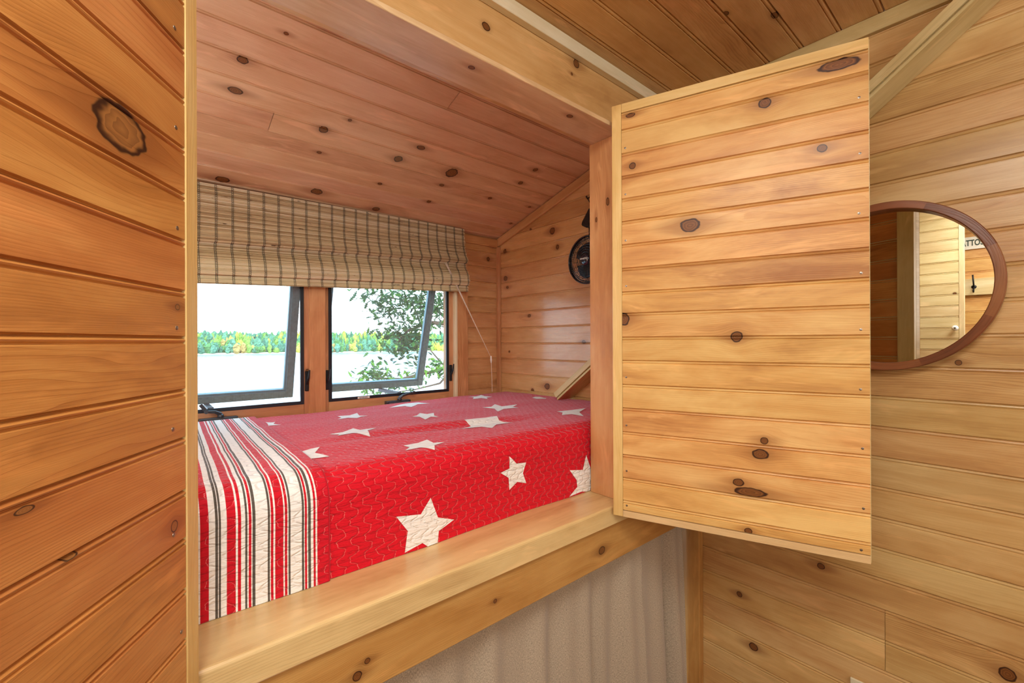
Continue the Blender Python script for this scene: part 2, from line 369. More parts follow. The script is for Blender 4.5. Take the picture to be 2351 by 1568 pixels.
bm = newbm(); add_planks(bm, (0, 0, 0.86), (1, 0, 0), (0, 1, 0), (0, 0, -1), -1.0, 1.51, frange(0.242, 0.0915, -2.3, 0.86), depth=0.0034, bead=0.010, bead_top=False)
struct(obj('ceiling', bm, W_ceil))
# front wall of the bunk alcove, room side
bm = newbm(); add_planks(bm, (0, 0.8565, 0), (1, 0, 0), (0, 0, 1), (0, -1, 0), 1.058, 1.5, frange(0.0137, 0.0807, -0.503, 0.60))
add_planks(bm, (0, 0.8565, 0), (1, 0, 0), (0, 0, 1), (0, -1, 0), -1.0, -0.02, frange(0.0137, 0.0807, -1.5, 0.86))
add_box(bm, (-0.02, 0.8565, 0.600), (1.5, 0.870, 0.612))
struct(obj('wall_front', bm, W_wall))
bm = newbm(); add_box(bm, (-0.02, 0.855, 0.603), (1.499, 0.875, 0.850), bev=0.001, rnd=0.2); struct(obj('trim_1', bm, W_head))
bm = newbm(); add_box(bm, (-0.98, 0.834, 0.8225), (1.486, 0.8548, 0.8595), bev=0.0015, rnd=0.4); struct(obj('trim_2', bm, W_pale))
bm = newbm(); add_planks(bm, (0, 0, -1.5), (0, 1, 0), (1, 0, 0), (0, 0, 1), -2.3, 1.9, frange(0, 0.12, -1.0, 1.5), bead=0)
struct(obj('floor', bm, W_floor))
bm = newbm(); add_planks(bm, (-0.9, 0, 0), (0, 1, 0), (0, 0, 1), (1, 0, 0), -2.3, 0.857, zb)
struct(obj('wall_left', bm, W_doorR))
bm = newbm(); add_planks(bm, (0, -2.3, 0), (1, 0, 0), (0, 0, 1), (0, 1, 0), -0.9, 1.5, zb)
struct(obj('wall_rear', bm, W_wall))
# trims
def sloped_board(bm, y0, z0, y1, z1, x0, x1, th, rnd=None, bev=0.0015):
    """board whose lower edge runs (y0,z0)->(y1,z1); th = height across the run, x0..x1 its depth"""
    d = Vector((0, y1-y0, z1-z0)); L = d.length; d.normalize(); up = Vector((0, -d.z, d.y))
    if up.z < 0: up = -up
    Mx = Matrix((( 1, 0, 0, 0), (0, d.y, up.y, y0), (0, d.z, up.z, z0), (0, 0, 0, 1)))
    add_box(bm, (x0, 0, 0), (x1, L, th), Mx, bev=bev, axis=1, rnd=rnd)
bm = newbm(); sloped_board(bm, 1.874, 0.5135, 0.858, 0.5135+0.288*1.016, 1.486, 1.4995, 0.0405, 0.35); struct(obj('trim_3', bm, W_cas))
bm = newbm(); add_box(bm, (1.484, 1.851, -0.45), (1.4995, 1.8745, 0.513), bev=0.0015, rnd=0.6); struct(obj('trim_4', bm, W_cas))
bm = newbm(); add_box(bm, (1.23, 1.862, 0.510), (1.4850, 1.8745, 0.5515), bev=0.0015, rnd=0.15); struct(obj('trim_5', bm, W_cas))
bm = newbm(); add_box(bm, (1.486, -2.29, 0.8165), (1.4995, 0.833, 0.8592), bev=0.001, rnd=0.5); struct(obj('trim_6', bm, W_brace))
bm = newbm(); add_box(bm, (1.470, 0.738, -1.5), (1.4985, 0.815, -0.608), bev=0.0015, rnd=0.5); struct(obj('trim_7', bm, W_apron))

# diagonal braces (two stacked battens each)
def brace(name, y0, z0, y1, z1, label):
    t = thing(name, label, 'brace', (1.45, (y0+y1)/2, (z0+z1)/2), 'diagonal wall braces')
    bm = newbm(); sloped_board(bm, y0, z0, y1, z1, 1.402, 1.4985, 0.0070, 0.75, 0.001); obj('batten', bm, W_brace, t)
    d = Vector((y1-y0, z1-z0)).normalized(); up = Vector((-d.y, d.x)); up = up if up.y > 0 else -up
    bm = newbm(); sloped_board(bm, y0+up.x*0.0072, z0+up.y*0.0072, y1+up.x*0.0072, z1+up.y*0.0072, 1.408, 1.4985, 0.0045, 0.1, 0.0005); obj('batten', bm, W_brace, t)
    bm = newbm(); sloped_board(bm, y0+up.x*0.0120, z0+up.y*0.0120, y1+up.x*0.0120, z1+up.y*0.0120, 1.400, 1.4985, 0.0235, 0.3, 0.001); obj('batten', bm, W_brace, t)
    return t
brace('diagonal_brace', 0.70, 0.2700, -0.058, 0.8480, 'grey-tan diagonal brace on the right wall above the open cupboard door')
brace('diagonal_brace', 1.342, -0.2565, 0.90, 0.0860, 'short diagonal brace inside the bunk beside the far foot of the red quilt')

# ------------------------------------------------------------------ box frame round the bunk opening
bf = thing('bunk_frame', 'pine box frame and front boards around the bunk opening', 'bunk frame', (0.5, 0.8, -0.6))
bm = newbm(); add_box(bm, (-0.03, 0.7385, -0.5005), (1.4985, 0.930, -0.451), bev=0.0, rnd=0.37)
es = [e for e in bm.edges if all(abs(v.co.y-0.7385) < 1e-5 and abs(v.co.z+0.451) < 1e-5 for v in e.verts)]
bmesh.ops.bevel(bm, geom=es, offset=0.006, segments=3, affect='EDGES', profile=0.5)
obj('sill_board', bm, W_sill, bf)
bm = newbm(); add_box(bm, (-0.5, 0.7480, -0.6075), (1.4685, 0.7700, -0.5060), bev=0.002, seg=2, rnd=0.12); obj('apron_board', bm, W_apron, bf)
bm = newbm(); add_box(bm, (-0.03, 0.7385, 0.5895), (1.056, 0.8450, 0.6015), bev=0.001, rnd=0.55); obj('top_board', bm, W_soff, bf)
bm = newbm(); add_box(bm, (1.036, 0.7385, -0.4508), (1.056, 0.8550, 0.5893), bev=0.001, rnd=0.45, axis=2); 
uvl = bm.loops.layers.uv.verify()
for f in bm.faces:
    for l in f.loops: l[uvl].uv = (l.vert.co.z, l.vert.co.y)
obj('jamb_board', bm, W_jamb, bf)
bm = newbm(); add_box(bm, (-0.02, 0.7385, -0.4508), (0.0, 0.8550, 0.5893), bev=0.001, rnd=0.65, axis=2); obj('jamb_board', bm, W_jamb, bf)

# ------------------------------------------------------------------ the two cupboard doors of the bunk
M_nail = plain('nail steel', (150, 145, 138), 0.35, 0.9)
M_black = plain('black painted metal', (28, 29, 32), 0.42, 0.3, noise_amt=0.15)
def cupboard_door(label, h, ang, width, bounds, wmat, nails, outer=False):
    d = Vector((math.cos(ang), math.sin(ang), 0)); hv = Vector((h[0], h[1], 0))
    n = Vector((-d.y, d.x, 0))
    if (-hv).dot(n) < 0: n = -n                    # inner face, the one the room sees
    t = thing('cupboard_door', label, 'cupboard door', (h[0], h[1], bounds[0]), 'doors of the bunk cupboard')
    z0, z1 = -0.467, 0.6335; i0, i1 = bounds[0], bounds[-1]
    def mat(off=0): return Matrix(((d.x, n.x, 0, hv.x), (d.y, n.y, 0, hv.y), (0, 0, 1, 0), (0, 0, 0, 1)))
    bm = newbm(); add_planks(bm, hv-n*0.0012, d, (0, 0, 1), n, 0.0262, width, bounds, depth=0.0026, bead=0.0062)
    obj('plank_panel', bm, wmat, t)
    bm = newbm(); add_box(bm, (0.0262, -0.0215, z0+0.001), (width+0.0018, -0.0060, z1-0.001), mat(), rnd=0.3, axis=0); obj('backing_board', bm, W_brace, t)
    if outer:      # its room-facing side when shut: beaded planks in a raised border, seen in the mirror
        bm = newbm(); add_planks(bm, hv-n*0.0235, d, (0, 0, 1), -n, 0.028, width-0.043, bounds, depth=0.0026, bead=0.0062); obj('outer_plank_panel', bm, W_doorL, t)
        bm = newbm(); add_box(bm, (width-0.042, -0.034, z0+0.001), (width+0.0018, -0.0217, z1-0.001), mat(), bev=0.001, axis=2, rnd=0.5); obj('edge_board', bm, W_brace, t)
    bm = newbm(); add_box(bm, (0, -0.022, z0), (0.0256, 0.0, z1), mat(), bev=0.0008, rnd=0.3); obj('side_strip', bm, W_edge, t)
    bm = newbm(); add_box(bm, (0.0262, -0.0055, i1+0.0006), (width, 0.0002, z1), mat(), bev=0.0006, rnd=0.7); obj('top_strip', bm, W_edge, t)
    bm = newbm(); add_box(bm, (0.0262, -0.0055, z0), (width, 0.0002, i0-0.0006), mat(), bev=0.0006, rnd=0.8); obj('bottom_strip', bm, W_sill, t)
    bm = bmesh.new(); lathe(bm, (0, 0, 0), n, [(-0.0005, 0.0), (-0.0005, 0.0028), (0.0004, 0.0026), (0.0009, 0.0)], 12)
    first = None
    for s_, z_ in nails:
        p = hv + d*s_ - n*0.0012 + Vector((0, 0, z_))
        if first is None:
            for v in bm.verts: v.co += p
            first = obj('nail', bm, M_nail, t); fp = p
        else:
            c_ = first.copy(); C.objects.link(c_); c_.parent = t; c_.location = p-fp
    return t
bR = [-0.4505, -0.424, -0.3636, -0.302, -0.2411, -0.1778, -0.1151, -0.0512, 0.0107, 0.0741, 0.1310, 0.1940, 0.2569, 0.3189, 0.3792, 0.4395, 0.4998, 0.5636, 0.6096]
nR = [(0.53, 0.512), (0.531, 0.394), (0.529, 0.268), (0.532, 0.142), (0.531, 0.023), (0.53, -0.103), (0.533, -0.227), (0.534, -0.353), (0.53, -0.441), (0.036, 0.514), (0.036, 0.391), (0.036, 0.268), (0.037, 0.147), (0.036, -0.095), (0.036, -0.223), (0.036, -0.344), (0.036, -0.436)]
cupboard_door('golden beaded pine cupboard door swung open in front of the round mirror', (0.9752, 0.7274), R(49.6-119.5), 0.546, bR, W_doorR, nR, True)
bL = [-0.4505, -0.4395, -0.3767, -0.3129, -0.2486, -0.1874, -0.1206, -0.0593, 0.0072, 0.0659, 0.1303, 0.1892, 0.2482, 0.3117, 0.3748, 0.4375, 0.5005, 0.5627, 0.6096]
nL = [(0.046, 0.389), (0.044, 0.267), (0.042, 0.143), (0.044, 0.019), (0.052, -0.105), (0.051, -0.234), (0.036, -0.362)]
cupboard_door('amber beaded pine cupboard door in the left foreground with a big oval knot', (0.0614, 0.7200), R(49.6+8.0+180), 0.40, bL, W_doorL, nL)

# ------------------------------------------------------------------ windows
M_scr = plain('dark bronze screen frame', (40, 46, 54), 0.4, 0.4)
M_sash = plain('grey aluminium sash', (74, 96, 104), 0.55, 0.2, noise_amt=0.45, scale=90, bump=0.4)
M_sashd = plain('glazing bead', (96, 134, 150), 0.35, 0.2)
s = NT('window glass'); g = s.n('BsdfGlossy'); g.inputs['Roughness'].default_value = 0.02; tr = s.n('BsdfTransparent'); tr.inputs[0].default_value = (0.90, 0.96, 0.97, 1)
mx = s.n('MixShader'); mx.inputs[0].default_value = 0.05; s.t.links.new(tr.outputs[0], mx.inputs[1]); s.t.links.new(g.outputs[0], mx.inputs[2]); s.t.links.new(mx.outputs[0], s.out.inputs[0]); M_glass = s.m
s = NT('insect screen'); df = s.n('BsdfDiffuse'); df.inputs[0].default_value = (0.5, 0.52, 0.55, 1); tr = s.n('BsdfTransparent')
uvn = s.n('UVMap', uv_map='UVMap').outputs[0]; spx = s.n('SeparateXYZ'); s.put(spx.inputs[0], uvn)
wires = s.math('MAXIMUM', s.math('LESS_THAN', s.math('FRACT', s.math('MULTIPLY', spx.outputs[0], 550.0)), 0.16), s.math('LESS_THAN', s.math('FRACT', s.math('MULTIPLY', spx.outputs[1], 550.0)), 0.10))
mx = s.n('MixShader'); s.put(mx.inputs[0], s.math('MULTIPLY', wires, 0.8)); s.t.links.new(tr.outputs[0], mx.inputs[1]); s.t.links.new(df.outputs[0], mx.inputs[2]); s.t.links.new(mx.outputs[0], s.out.inputs[0]); M_mesh = s.m
M_hard = plain('grey window hardware', (74, 78, 84), 0.38, 0.6)
M_white = plain('white paint', (236, 236, 230), 0.5, 0)
def frame_boxes(bm, x0, x1, z0, z1, w_, y0, y1, bev=0.0005, Mx=Matrix.Identity(4), wz=None):
    wz = wz or w_
    add_box(bm, (x0, y0, z0), (x0+w_, y1, z1), Mx, bev=bev); add_box(bm, (x1-w_, y0, z0), (x1, y1, z1), Mx, bev=bev)
    add_box(bm, (x0+w_, y0, z0), (x1-w_, y1, z0+wz), Mx, bev=bev); add_box(bm, (x0+w_, y0, z1-wz), (x1-w_, y1, z1), Mx, bev=bev)
def rod(bm, a, b, w_, h_, up=Vector((0, 0, 1)), bev=0.001):
    a = Vector(a); b = Vector(b); d = (b-a); L = d.length; d.normalize(); sd = d.cross(up).normalized(); u_ = sd.cross(d)
    Mx = Matrix(((d.x, sd.x, u_.x, a.x), (d.y, sd.y, u_.y, a.y), (d.z, sd.z, u_.z, a.z), (0, 0, 0, 1)))
    add_box(bm, (0, -w_/2, -h_/2), (L, w_/2, h_/2), Mx, bev=bev, seg=2)
def window(idx, x0, x1, sash_y, sash_z, slope, xs0, xs1, crank_x, crank_dir, strip_l, strip_r):
    z0, z1 = -0.2437, 0.3333
    t = bpy.data.objects.new('window_%d' % idx, None); C.objects.link(t); t['kind'] = 'structure'
    L = Vector(((x0+x1)/2, 1.88, z0-0.04+H)); t.location = L; t['_base'] = tuple(L)
    bm = newbm()      # wooden jambs, head and sill
    add_box(bm, (x0-strip_l, 1.868, z0-0.0415), (x0, 1.915, z1+0.02), bev=0.001); add_box(bm, (x1, 1.868, z0-0.0415), (x1+strip_r, 1.915, z1+0.02), bev=0.001)
    add_box(bm, (x0, 1.866, z0-0.0415), (x1, 1.915, z0), bev=0.001); add_box(bm, (x0, 1.868, z1), (x1, 1.915, z1+0.02), bev=0.001)
    obj('window_frame', bm, W_win, t)
    bm = newbm(); frame_boxes(bm, x0, x1, z0, z1, 0.0125, 1.864, 1.874); sf = obj('screen_frame', bm, M_scr, t)
    bm = newbm(); uvl = bm.loops.layers.uv.verify()
    f = bm.faces.new([bm.verts.new(p) for p in ((x0+.012, 1.870, z0+.012), (x1-.012, 1.870, z0+.012), (x1-.012, 1.870, z1-.012), (x0+.012, 1.870, z1-.012))])
    for l in f.loops: l[uvl].uv = (l.vert.co.x, l.vert.co.z)
    obj('insect_screen', bm, M_mesh, sf)
    # tilted sash: Y = sash_y + (sash_z - z)*slope
    th = math.atan(slope); ztop = z1-0.004; ytop = sash_y+(sash_z-ztop)*slope
    ct, st = math.cos(th), math.sin(th)
    length = (ztop-(-0.229))/ct
    Mx = Matrix(((1, 0, 0, 0), (0, ct, -st, ytop), (0, st, ct, ztop), (0, 0, 0, 1)))   # local z up along the sash, hangs down
    bm = newbm(); frame_boxes(bm, xs0, xs1, -length, 0, 0.030, 0.0, 0.030, 0.002, Mx); sa = obj('sash', bm, M_sash, t)
    bm = newbm(); frame_boxes(bm, xs0+0.030, xs1-0.030, -length+0.030, -0.030, 0.0065, 0.006, 0.024, 0.001, Mx); obj('glazing_bead', bm, M_sashd, sa)
    bm = newbm(); add_box(bm, (xs0+0.03, 0.013, -length+0.03), (xs1-0.03, 0.016, -0.03), Mx); obj('pane', bm, M_glass, sa)
    # operator arm between sill and sash
    xb = crank_x+0.02*crank_dir
    yb = ytop+st*length
    bm = newbm(); add_box(bm, (xb-0.009, 1.875, z0+0.001), (xb+0.009, yb+0.005, z0+0.016), bev=0.001); obj('operator_arm', bm, M_scr, t)
    # crank
    bm = newbm(); add_box(bm, (crank_x-0.058, 1.838, -0.2795), (crank_x+0.058, 1.866, -0.262), bev=0.003, seg=2)
    add_box(bm, (crank_x-0.050, 1.832, -0.2785), (crank_x+0.050, 1.840, -0.268), bev=0.003, seg=2); cb = obj('crank_base', bm, M_hard, t)
    px = crank_x+0.006
    bm = newbm(); lathe(bm, (px, 1.848, -0.262), (0, -0.35, 1), [(0, 0.0), (0, 0.010), (0.008, 0.010), (0.012, 0.007), (0.013, 0)], 16)
    if crank_dir < 0:
        tube(bm, [(px, 1.846, -0.2505), (px-0.018, 1.840, -0.240), (px-0.045, 1.836, -0.237)], [0.0065, 0.0055, 0.005], 8)
        rod(bm, (px-0.042, 1.836, -0.238), (px-0.060, 1.834, -0.210), 0.005, 0.011)
        lathe(bm, (px-0.044, 1.832, -0.237), (0, -1, 0), [(0, 0), (0, 0.0065), (0.004, 0.0065), (0.004, 0)], 12)
    else:
        tube(bm, [(px, 1.846, -0.2505), (px+0.012, 1.840, -0.241), (px+0.045, 1.836, -0.233), (px+0.062, 1.834, -0.230)], [0.0075, 0.0065, 0.0055, 0.005], 8)
        lathe(bm, (px+0.062, 1.830, -0.230), (0, -1, 0), [(-0.004, 0), (-0.004, 0.007), (0.004, 0.007), (0.004, 0)], 12)
    obj('crank_handle', bm, M_hard, cb, smooth=False)
    for lx, sd in ((x1+0.010, 1), (x0-0.008, -1)):
        bm = newbm(); add_box(bm, (lx-0.0065, 1.860, -0.193), (lx+0.0065, 1.869, -0.113), bev=0.002)
        tube(bm, [(lx, 1.862, -0.165), (lx+0.003, 1.850, -0.140), (lx+0.005, 1.845, -0.108)], [0.005, 0.0045, 0.003], 6)
        obj('sash_lock', bm, M_black, t)
    return t, sf
W1, s1 = window(1, -0.0745, 0.5027, 1.881, 0.2206, 0.272, -0.065, 0.4960, 0.2165, -1, 0.02, 0.030)
W2, s2 = window(2, 0.5984, 1.1755, 1.945, 0.25, 0.29, 0.612, 1.150, 0.8960, 1, 0.026, 0.0275)
# warning label on the screen frame of the right-hand window
bm = newbm(); add_box(bm, (0.7172, 1.8632, -0.2415), (0.7700, 1.8641, -0.2330)); wl = obj('warning_label', bm, M_white, s2); wl['label'] = 'small white warning label'
M_ink = plain('black ink', (20, 20, 20), 0.6)
def text(name, body, size, loc, rot, mat, parent, ext=0.0002, font_scale=(1, 1, 1), align='CENTER', bold=0.0):
    cu = bpy.data.curves.new(name, 'FONT'); cu.body = body; cu.size = size; cu.extrude = ext; cu.align_x = align; cu.align_y = 'CENTER'; cu.offset = bold
    o = bpy.data.objects.new(name+'_tmp', cu); C.objects.link(o)
    dg = bpy.context.evaluated_depsgraph_get(); me = bpy.data.meshes.new_from_object(o.evaluated_get(dg)); bpy.data.objects.remove(o)
    Mx = Matrix.Translation(Vector(loc)) @ rot.to_4x4() @ Matrix.Diagonal((*font_scale, 1))
    bm = bmesh.new(); bm.from_mesh(me); bm.transform(Mx)
    return obj(name, bm, mat, parent)
RX = Matrix.Rotation(R(90), 3, 'X')
text('lettering', 'WARNING', 0.0062, (0.7455, 1.8630, -0.2372), RX, M_ink, wl, bold=0.00015)
bm = newbm(); v = [bm.verts.new((0.7270+a, 1.8629, -0.2372+b)) for a, b in ((-0.003, -0.0025), (0.003, -0.0025), (0, 0.003))]; bm.faces.new(v); obj('warning_symbol', bm, M_ink, wl)
# casings and stool
bm = newbm(); add_box(bm, (0.5207, 1.858, -0.2850), (0.5844, 1.870, 0.345), bev=0.0015, rnd=0.22, axis=2); struct(obj('trim_8', bm, W_cas))
bm = newbm(); add_box(bm, (1.2165, 1.850, -0.335), (1.2815, 1.8748, 0.345), bev=0.0015, rnd=0.42, axis=2); struct(obj('trim_9', bm, W_cas))
bm = newbm(); add_box(bm, (1.2025, 1.848, -0.335), (1.2163, 1.8748, 0.345), bev=0.001, rnd=0.52, axis=2); struct(obj('trim_10', bm, W_pale))
bm = newbm(); add_box(bm, (-0.172, 1.855, -0.335), (-0.0950, 1.8748, 0.345), bev=0.0015, rnd=0.32, axis=2); struct(obj('trim_11', bm, W_cas))
bm = newbm(); add_box(bm, (-0.17, 1.855, 0.3535), (1.2820, 1.8748, 0.43), bev=0.0015, rnd=0.62); struct(obj('trim_12', bm, W_cas))
bm = newbm(); add_box(bm, (-0.094, 1.828, -0.3000), (1.2020, 1.8748, -0.2853), bev=0.002, seg=2, rnd=0.35); struct(obj('trim_13', bm, W_cas))

# ------------------------------------------------------------------ woven wood blind
s = NT('woven bamboo'); uvn = s.n('UVMap', uv_map='UVMap').outputs[0]; rnd = s.n('Attribute', attribute_name='rnd').outputs['Fac']
spx = s.n('SeparateXYZ'); s.put(spx.inputs[0], uvn); z_ = s.math('MULTIPLY', rnd, 91.0)
nn_ = s.noise(s.comb(s.math('MULTIPLY', spx.outputs[0], 5.0), s.math('MULTIPLY', spx.outputs[1], 20), z_), 1.0, 3.0, 0.6)
fi = s.noise(s.comb(s.math('MULTIPLY', spx.outputs[0], 40.0), s.math('MULTIPLY', spx.outputs[1], 900), z_), 1.0, 2.0)
ff = s.math('ADD', s.math('ADD', s.math('MULTIPLY', nn_, 0.8), s.math('MULTIPLY', s.math('FRACT', s.math('MULTIPLY', rnd, 13.3)), 0.75)), s.math('MULTIPLY', s.math('SUBTRACT', fi, 0.5), 0.5))
cr = s.n('ValToRGB'); s.put(cr.inputs[0], s.math('SUBTRACT', s.math('MULTIPLY', ff, 0.8), 0.1)); e = cr.color_ramp.elements
e[0].position = 0.15; e[0].color = lin((255, 248, 222)); e[1].position = 0.85; e[1].color = lin((186, 162, 122)); e.new(0.5).color = lin((242, 228, 188))
spot = s.noise(s.comb(s.math('MULTIPLY', spx.outputs[0], 9.0), s.math('MULTIPLY', spx.outputs[1], 30.0), s.math('ADD', s.math('MULTIPLY', rnd, 2.0), 3.0)), 1.0, 4.0, 0.7)
col = s.mix(s.mr(spot, 0.64, 0.72), cr.outputs[0], lin((104, 76, 52)))
b_ = s.bsdf(Base_Color=col, Roughness=0.6, Specular_IOR_Level=0.3); tl_ = s.n('BsdfTranslucent'); s.put(tl_.inputs[0], col)
mx = s.n('MixShader'); mx.inputs[0].default_value = 0.35; s.t.links.new(b_.outputs[0], mx.inputs[1]); s.t.links.new(tl_.outputs[0], mx.inputs[2]); s.t.links.new(mx.outputs[0], s.out.inputs[0]); M_bamboo = s.m
M_thread = plain('dark weaving thread', (84, 80, 70), 0.8)
M_cord = plain('white cord', (226, 216, 200), 0.6)
prof = [(1.836, 0.559), (1.833, 0.52), (1.828, 0.46), (1.818, 0.415), (1.806, 0.392), (1.801, 0.380), (1.806, 0.3705), (1.822, 0.368), (1.821, 0.352), (1.817, 0.3385), (1.808, 0.330), (1.798, 0.312), (1.791, 0.290), (1.788, 0.270), (1.792, 0.258), (1.806, 0.254), (1.803, 0.240), (1.799, 0.224)]
def pathpt(sv):
    acc = 0
    for i in range(len(prof)-1):
        a = Vector(prof[i]); b = Vector(prof[i+1]); L = (b-a).length
        if acc+L >= sv: return a+(b-a)*((sv-acc)/L)
        acc += L
    return Vector(prof[-1])
plen = sum((Vector(prof[i+1])-Vector(prof[i])).length for i in range(len(prof)-1))
def shear(x, zz):
    k = 0.0128+(0.044-0.0128)*min(1, max(0, (0.559-zz)/0.18)); return zz+(x-0.7)*k
bl = thing('woven_blind', 'woven bamboo roman blind half raised over the two windows', 'blind', (0.55, 1.84, 0.22))
bm = newbm(); uvl = bm.loops.layers.uv.verify(); rl = bm.faces.layers.float.get('rnd')
nsl = int(plen/0.0050)
XL, XR = -0.16, 1.250
for i in range(nsl):
    a = pathpt(plen*i/nsl+0.0003); b = pathpt(plen*(i+1)/nsl-0.0004)
    if (i % 4) == 3:           # every fourth bamboo slat is a bundle of thin reeds
        subs = [(a.lerp(b, k/3+0.03), a.lerp(b, (k+1)/3-0.08), 0.0008) for k in range(3)]
    else: subs = [(a, b, 0.0016)]
    for (p, q, tk) in subs:
        rn = random.random(); xr = XR+random.uniform(-0.004, 0.003); nrm = Vector((-(q.y-p.y), (q.x-p.x))).normalized()
        if nrm.x > 0: nrm = -nrm
        segs = 6; cols = []
        for k in range(segs+1):
            x = XL+(xr-XL)*k/segs; cols.append([bm.verts.new((x, c_.x, shear(x, c_.y))) for c_ in (p, p.lerp(q, 0.15)+nrm*tk, p.lerp(q, 0.85)+nrm*tk, q)])
        for k in range(segs):
            for j in range(3):
                f = bm.faces.new((cols[k][j], cols[k+1][j], cols[k+1][j+1], cols[k][j+1])); f[rl] = rn
                for l in f.loops: l[uvl].uv = (l.vert.co.x, l.vert.co.z)
obj('slat_weave', bm, M_bamboo, bl)
bm = newbm(); uvl = bm.loops.layers.uv.verify(); rl = bm.faces.layers.float.get('rnd')
for i in range(len(prof)-1):
    p, q = Vector(prof[i])+Vector((0.002, 0)), Vector(prof[i+1])+Vector((0.002, 0))
    f = bm.faces.new([bm.verts.new((x, c_.x, shear(x, c_.y))) for x, c_ in ((XL, p), (XR-0.005, p), (XR-0.005, q), (XL, q))]); f[rl] = 0.9
    for l in f.loops: l[uvl].uv = (l.vert.co.x, l.vert.co.z)
obj('backing', bm, M_bamboo, bl)  # added sheet; keeps sky light from showing between the slats
bm = newbm(); add_box(bm, (XL, 1.840, 0.5385), (XR-0.004, 1.8618, 0.5465), bev=0.001); obj('head_rail', bm, W_cas, bl)
def thread(x):
    bm = bmesh.new(); n = int(plen/0.0060)
    for st in (-1, 1):
        pts = []
        for i in range(n*2+1):
            sv = plen*i/(n*2); c_ = pathpt(sv); c2 = pathpt(min(plen, sv+0.001)); t_ = (c2-c_); nr = Vector((-t_.y, t_.x)); nr = nr.normalized() if nr.length > 0 else Vector((-1, 0))
            if nr.x > 0: nr = -nr
            c_ = c_+nr*0.0022; xx = x+st*(0.0020 if i % 2 else 0.0032)+0.0025*math.sin(sv*16+x*3)
            pts.append((xx, c_.x, shear(xx, c_.y)))
        tube(bm, pts, 0.00075, 4)
    for i in range(0, n, 1):
        sv = plen*(i+0.5)/n; c_ = pathpt(sv)+Vector((-0.0024, 0)); xx = x+0.0025*math.sin(sv*16+x*3)
        tube(bm, [(xx-0.0028, c_.x, shear(x, c_.y)), (xx+0.0028, c_.x, shear(x, c_.y))], 0.0007, 4)
    return bm
x = 0.2065-0.0492*7
while x < 1.245:
    if x > XL+0.01: obj('thread_column', thread(x), M_thread, bl)
    x += 0.0492
for k in range(3):
    bm = bmesh.new(); tube(bm, [(1.1120+0.004*k, 1.7930, 0.375), (1.20+0.003*(k-1), 1.795, 0.235), (1.3905, 1.80, -0.083)], 0.0011, 5); obj('pull_cord', bm, M_cord, bl)
bm = bmesh.new(); tube(bm, [(1.3905, 1.80, -0.083), (1.397, 1.803, -0.20), (1.400, 1.806, -0.258)], 0.0016, 5); obj('pull_cord', bm, M_cord, bl)
bm = bmesh.new(); lathe(bm, (1.3895, 1.80, -0.072), (0.02, 0, -1), [(0, 0), (0, 0.0035), (0.022, 0.0050), (0.036, 0.0030), (0.036, 0)], 12); obj('cord_joiner', bm, M_white, bl)

# ------------------------------------------------------------------ quilt
def relief(x, y):
    r = 0.0035*mnoise.noise(Vector((x*2.2, y*7.0, 0.3))) + 0.003*mnoise.noise(Vector((x*5.0, y*14.0, 1.7)))
    r += 0.008*math.exp(-((y-1.155-0.05*math.sin(x*4))/0.035)**2)*max(0, math.sin((x-0.25)*3.6)) if 0.25 < x < 1.12 else 0
    r -= 0.007*math.exp(-((y-1.10-0.05*math.sin(x*4))/0.03)**2)*max(0, math.sin((x-0.25)*3.6)) if 0.25 < x < 1.12 else 0
    r += 0.006*math.exp(-((y-1.43+0.03*x)/0.05)**2)*max(0, math.sin((x-0.45)*3.2)) if 0.45 < x < 1.43 else 0
    return r
def quilt(x, sv, off=0.0):
    """x along the bed, sv: 0 at the start of the front edge bend, negative to the back, positive down the front"""
    if sv <= 0:
        y = 0.93-sv; t = min(1, -sv/0.9)
        z = -0.250-0.015*t - 0.010*math.exp(-((x-0.3)/0.5)**2)*max(0, t-0.3) + 0.004*max(0, t-0.5)*x
        z -= 0.02*max(0, (y-1.79)/0.06)**2
        return Vector((x, y, z+relief(x, y)*min(1, -sv/0.05)+off))
    if sv < 0.0903:
        a = sv/0.0575; n = Vector((0, -math.sin(a)*0.065, math.cos(a)*0.05)); nn = Vector((0, -math.sin(a), math.cos(a)))
        return Vector((x, 0.93, -0.30))+n+nn*off
    d = sv-0.0903
    wob = 0.004*math.sin(x*9+1)*min(1, d/0.1)+0.003*mnoise.noise(Vector((x*7, sv*12, 4)))*min(1, d/0.03)
    return Vector((x, 0.865+wob-off, -0.30-d))
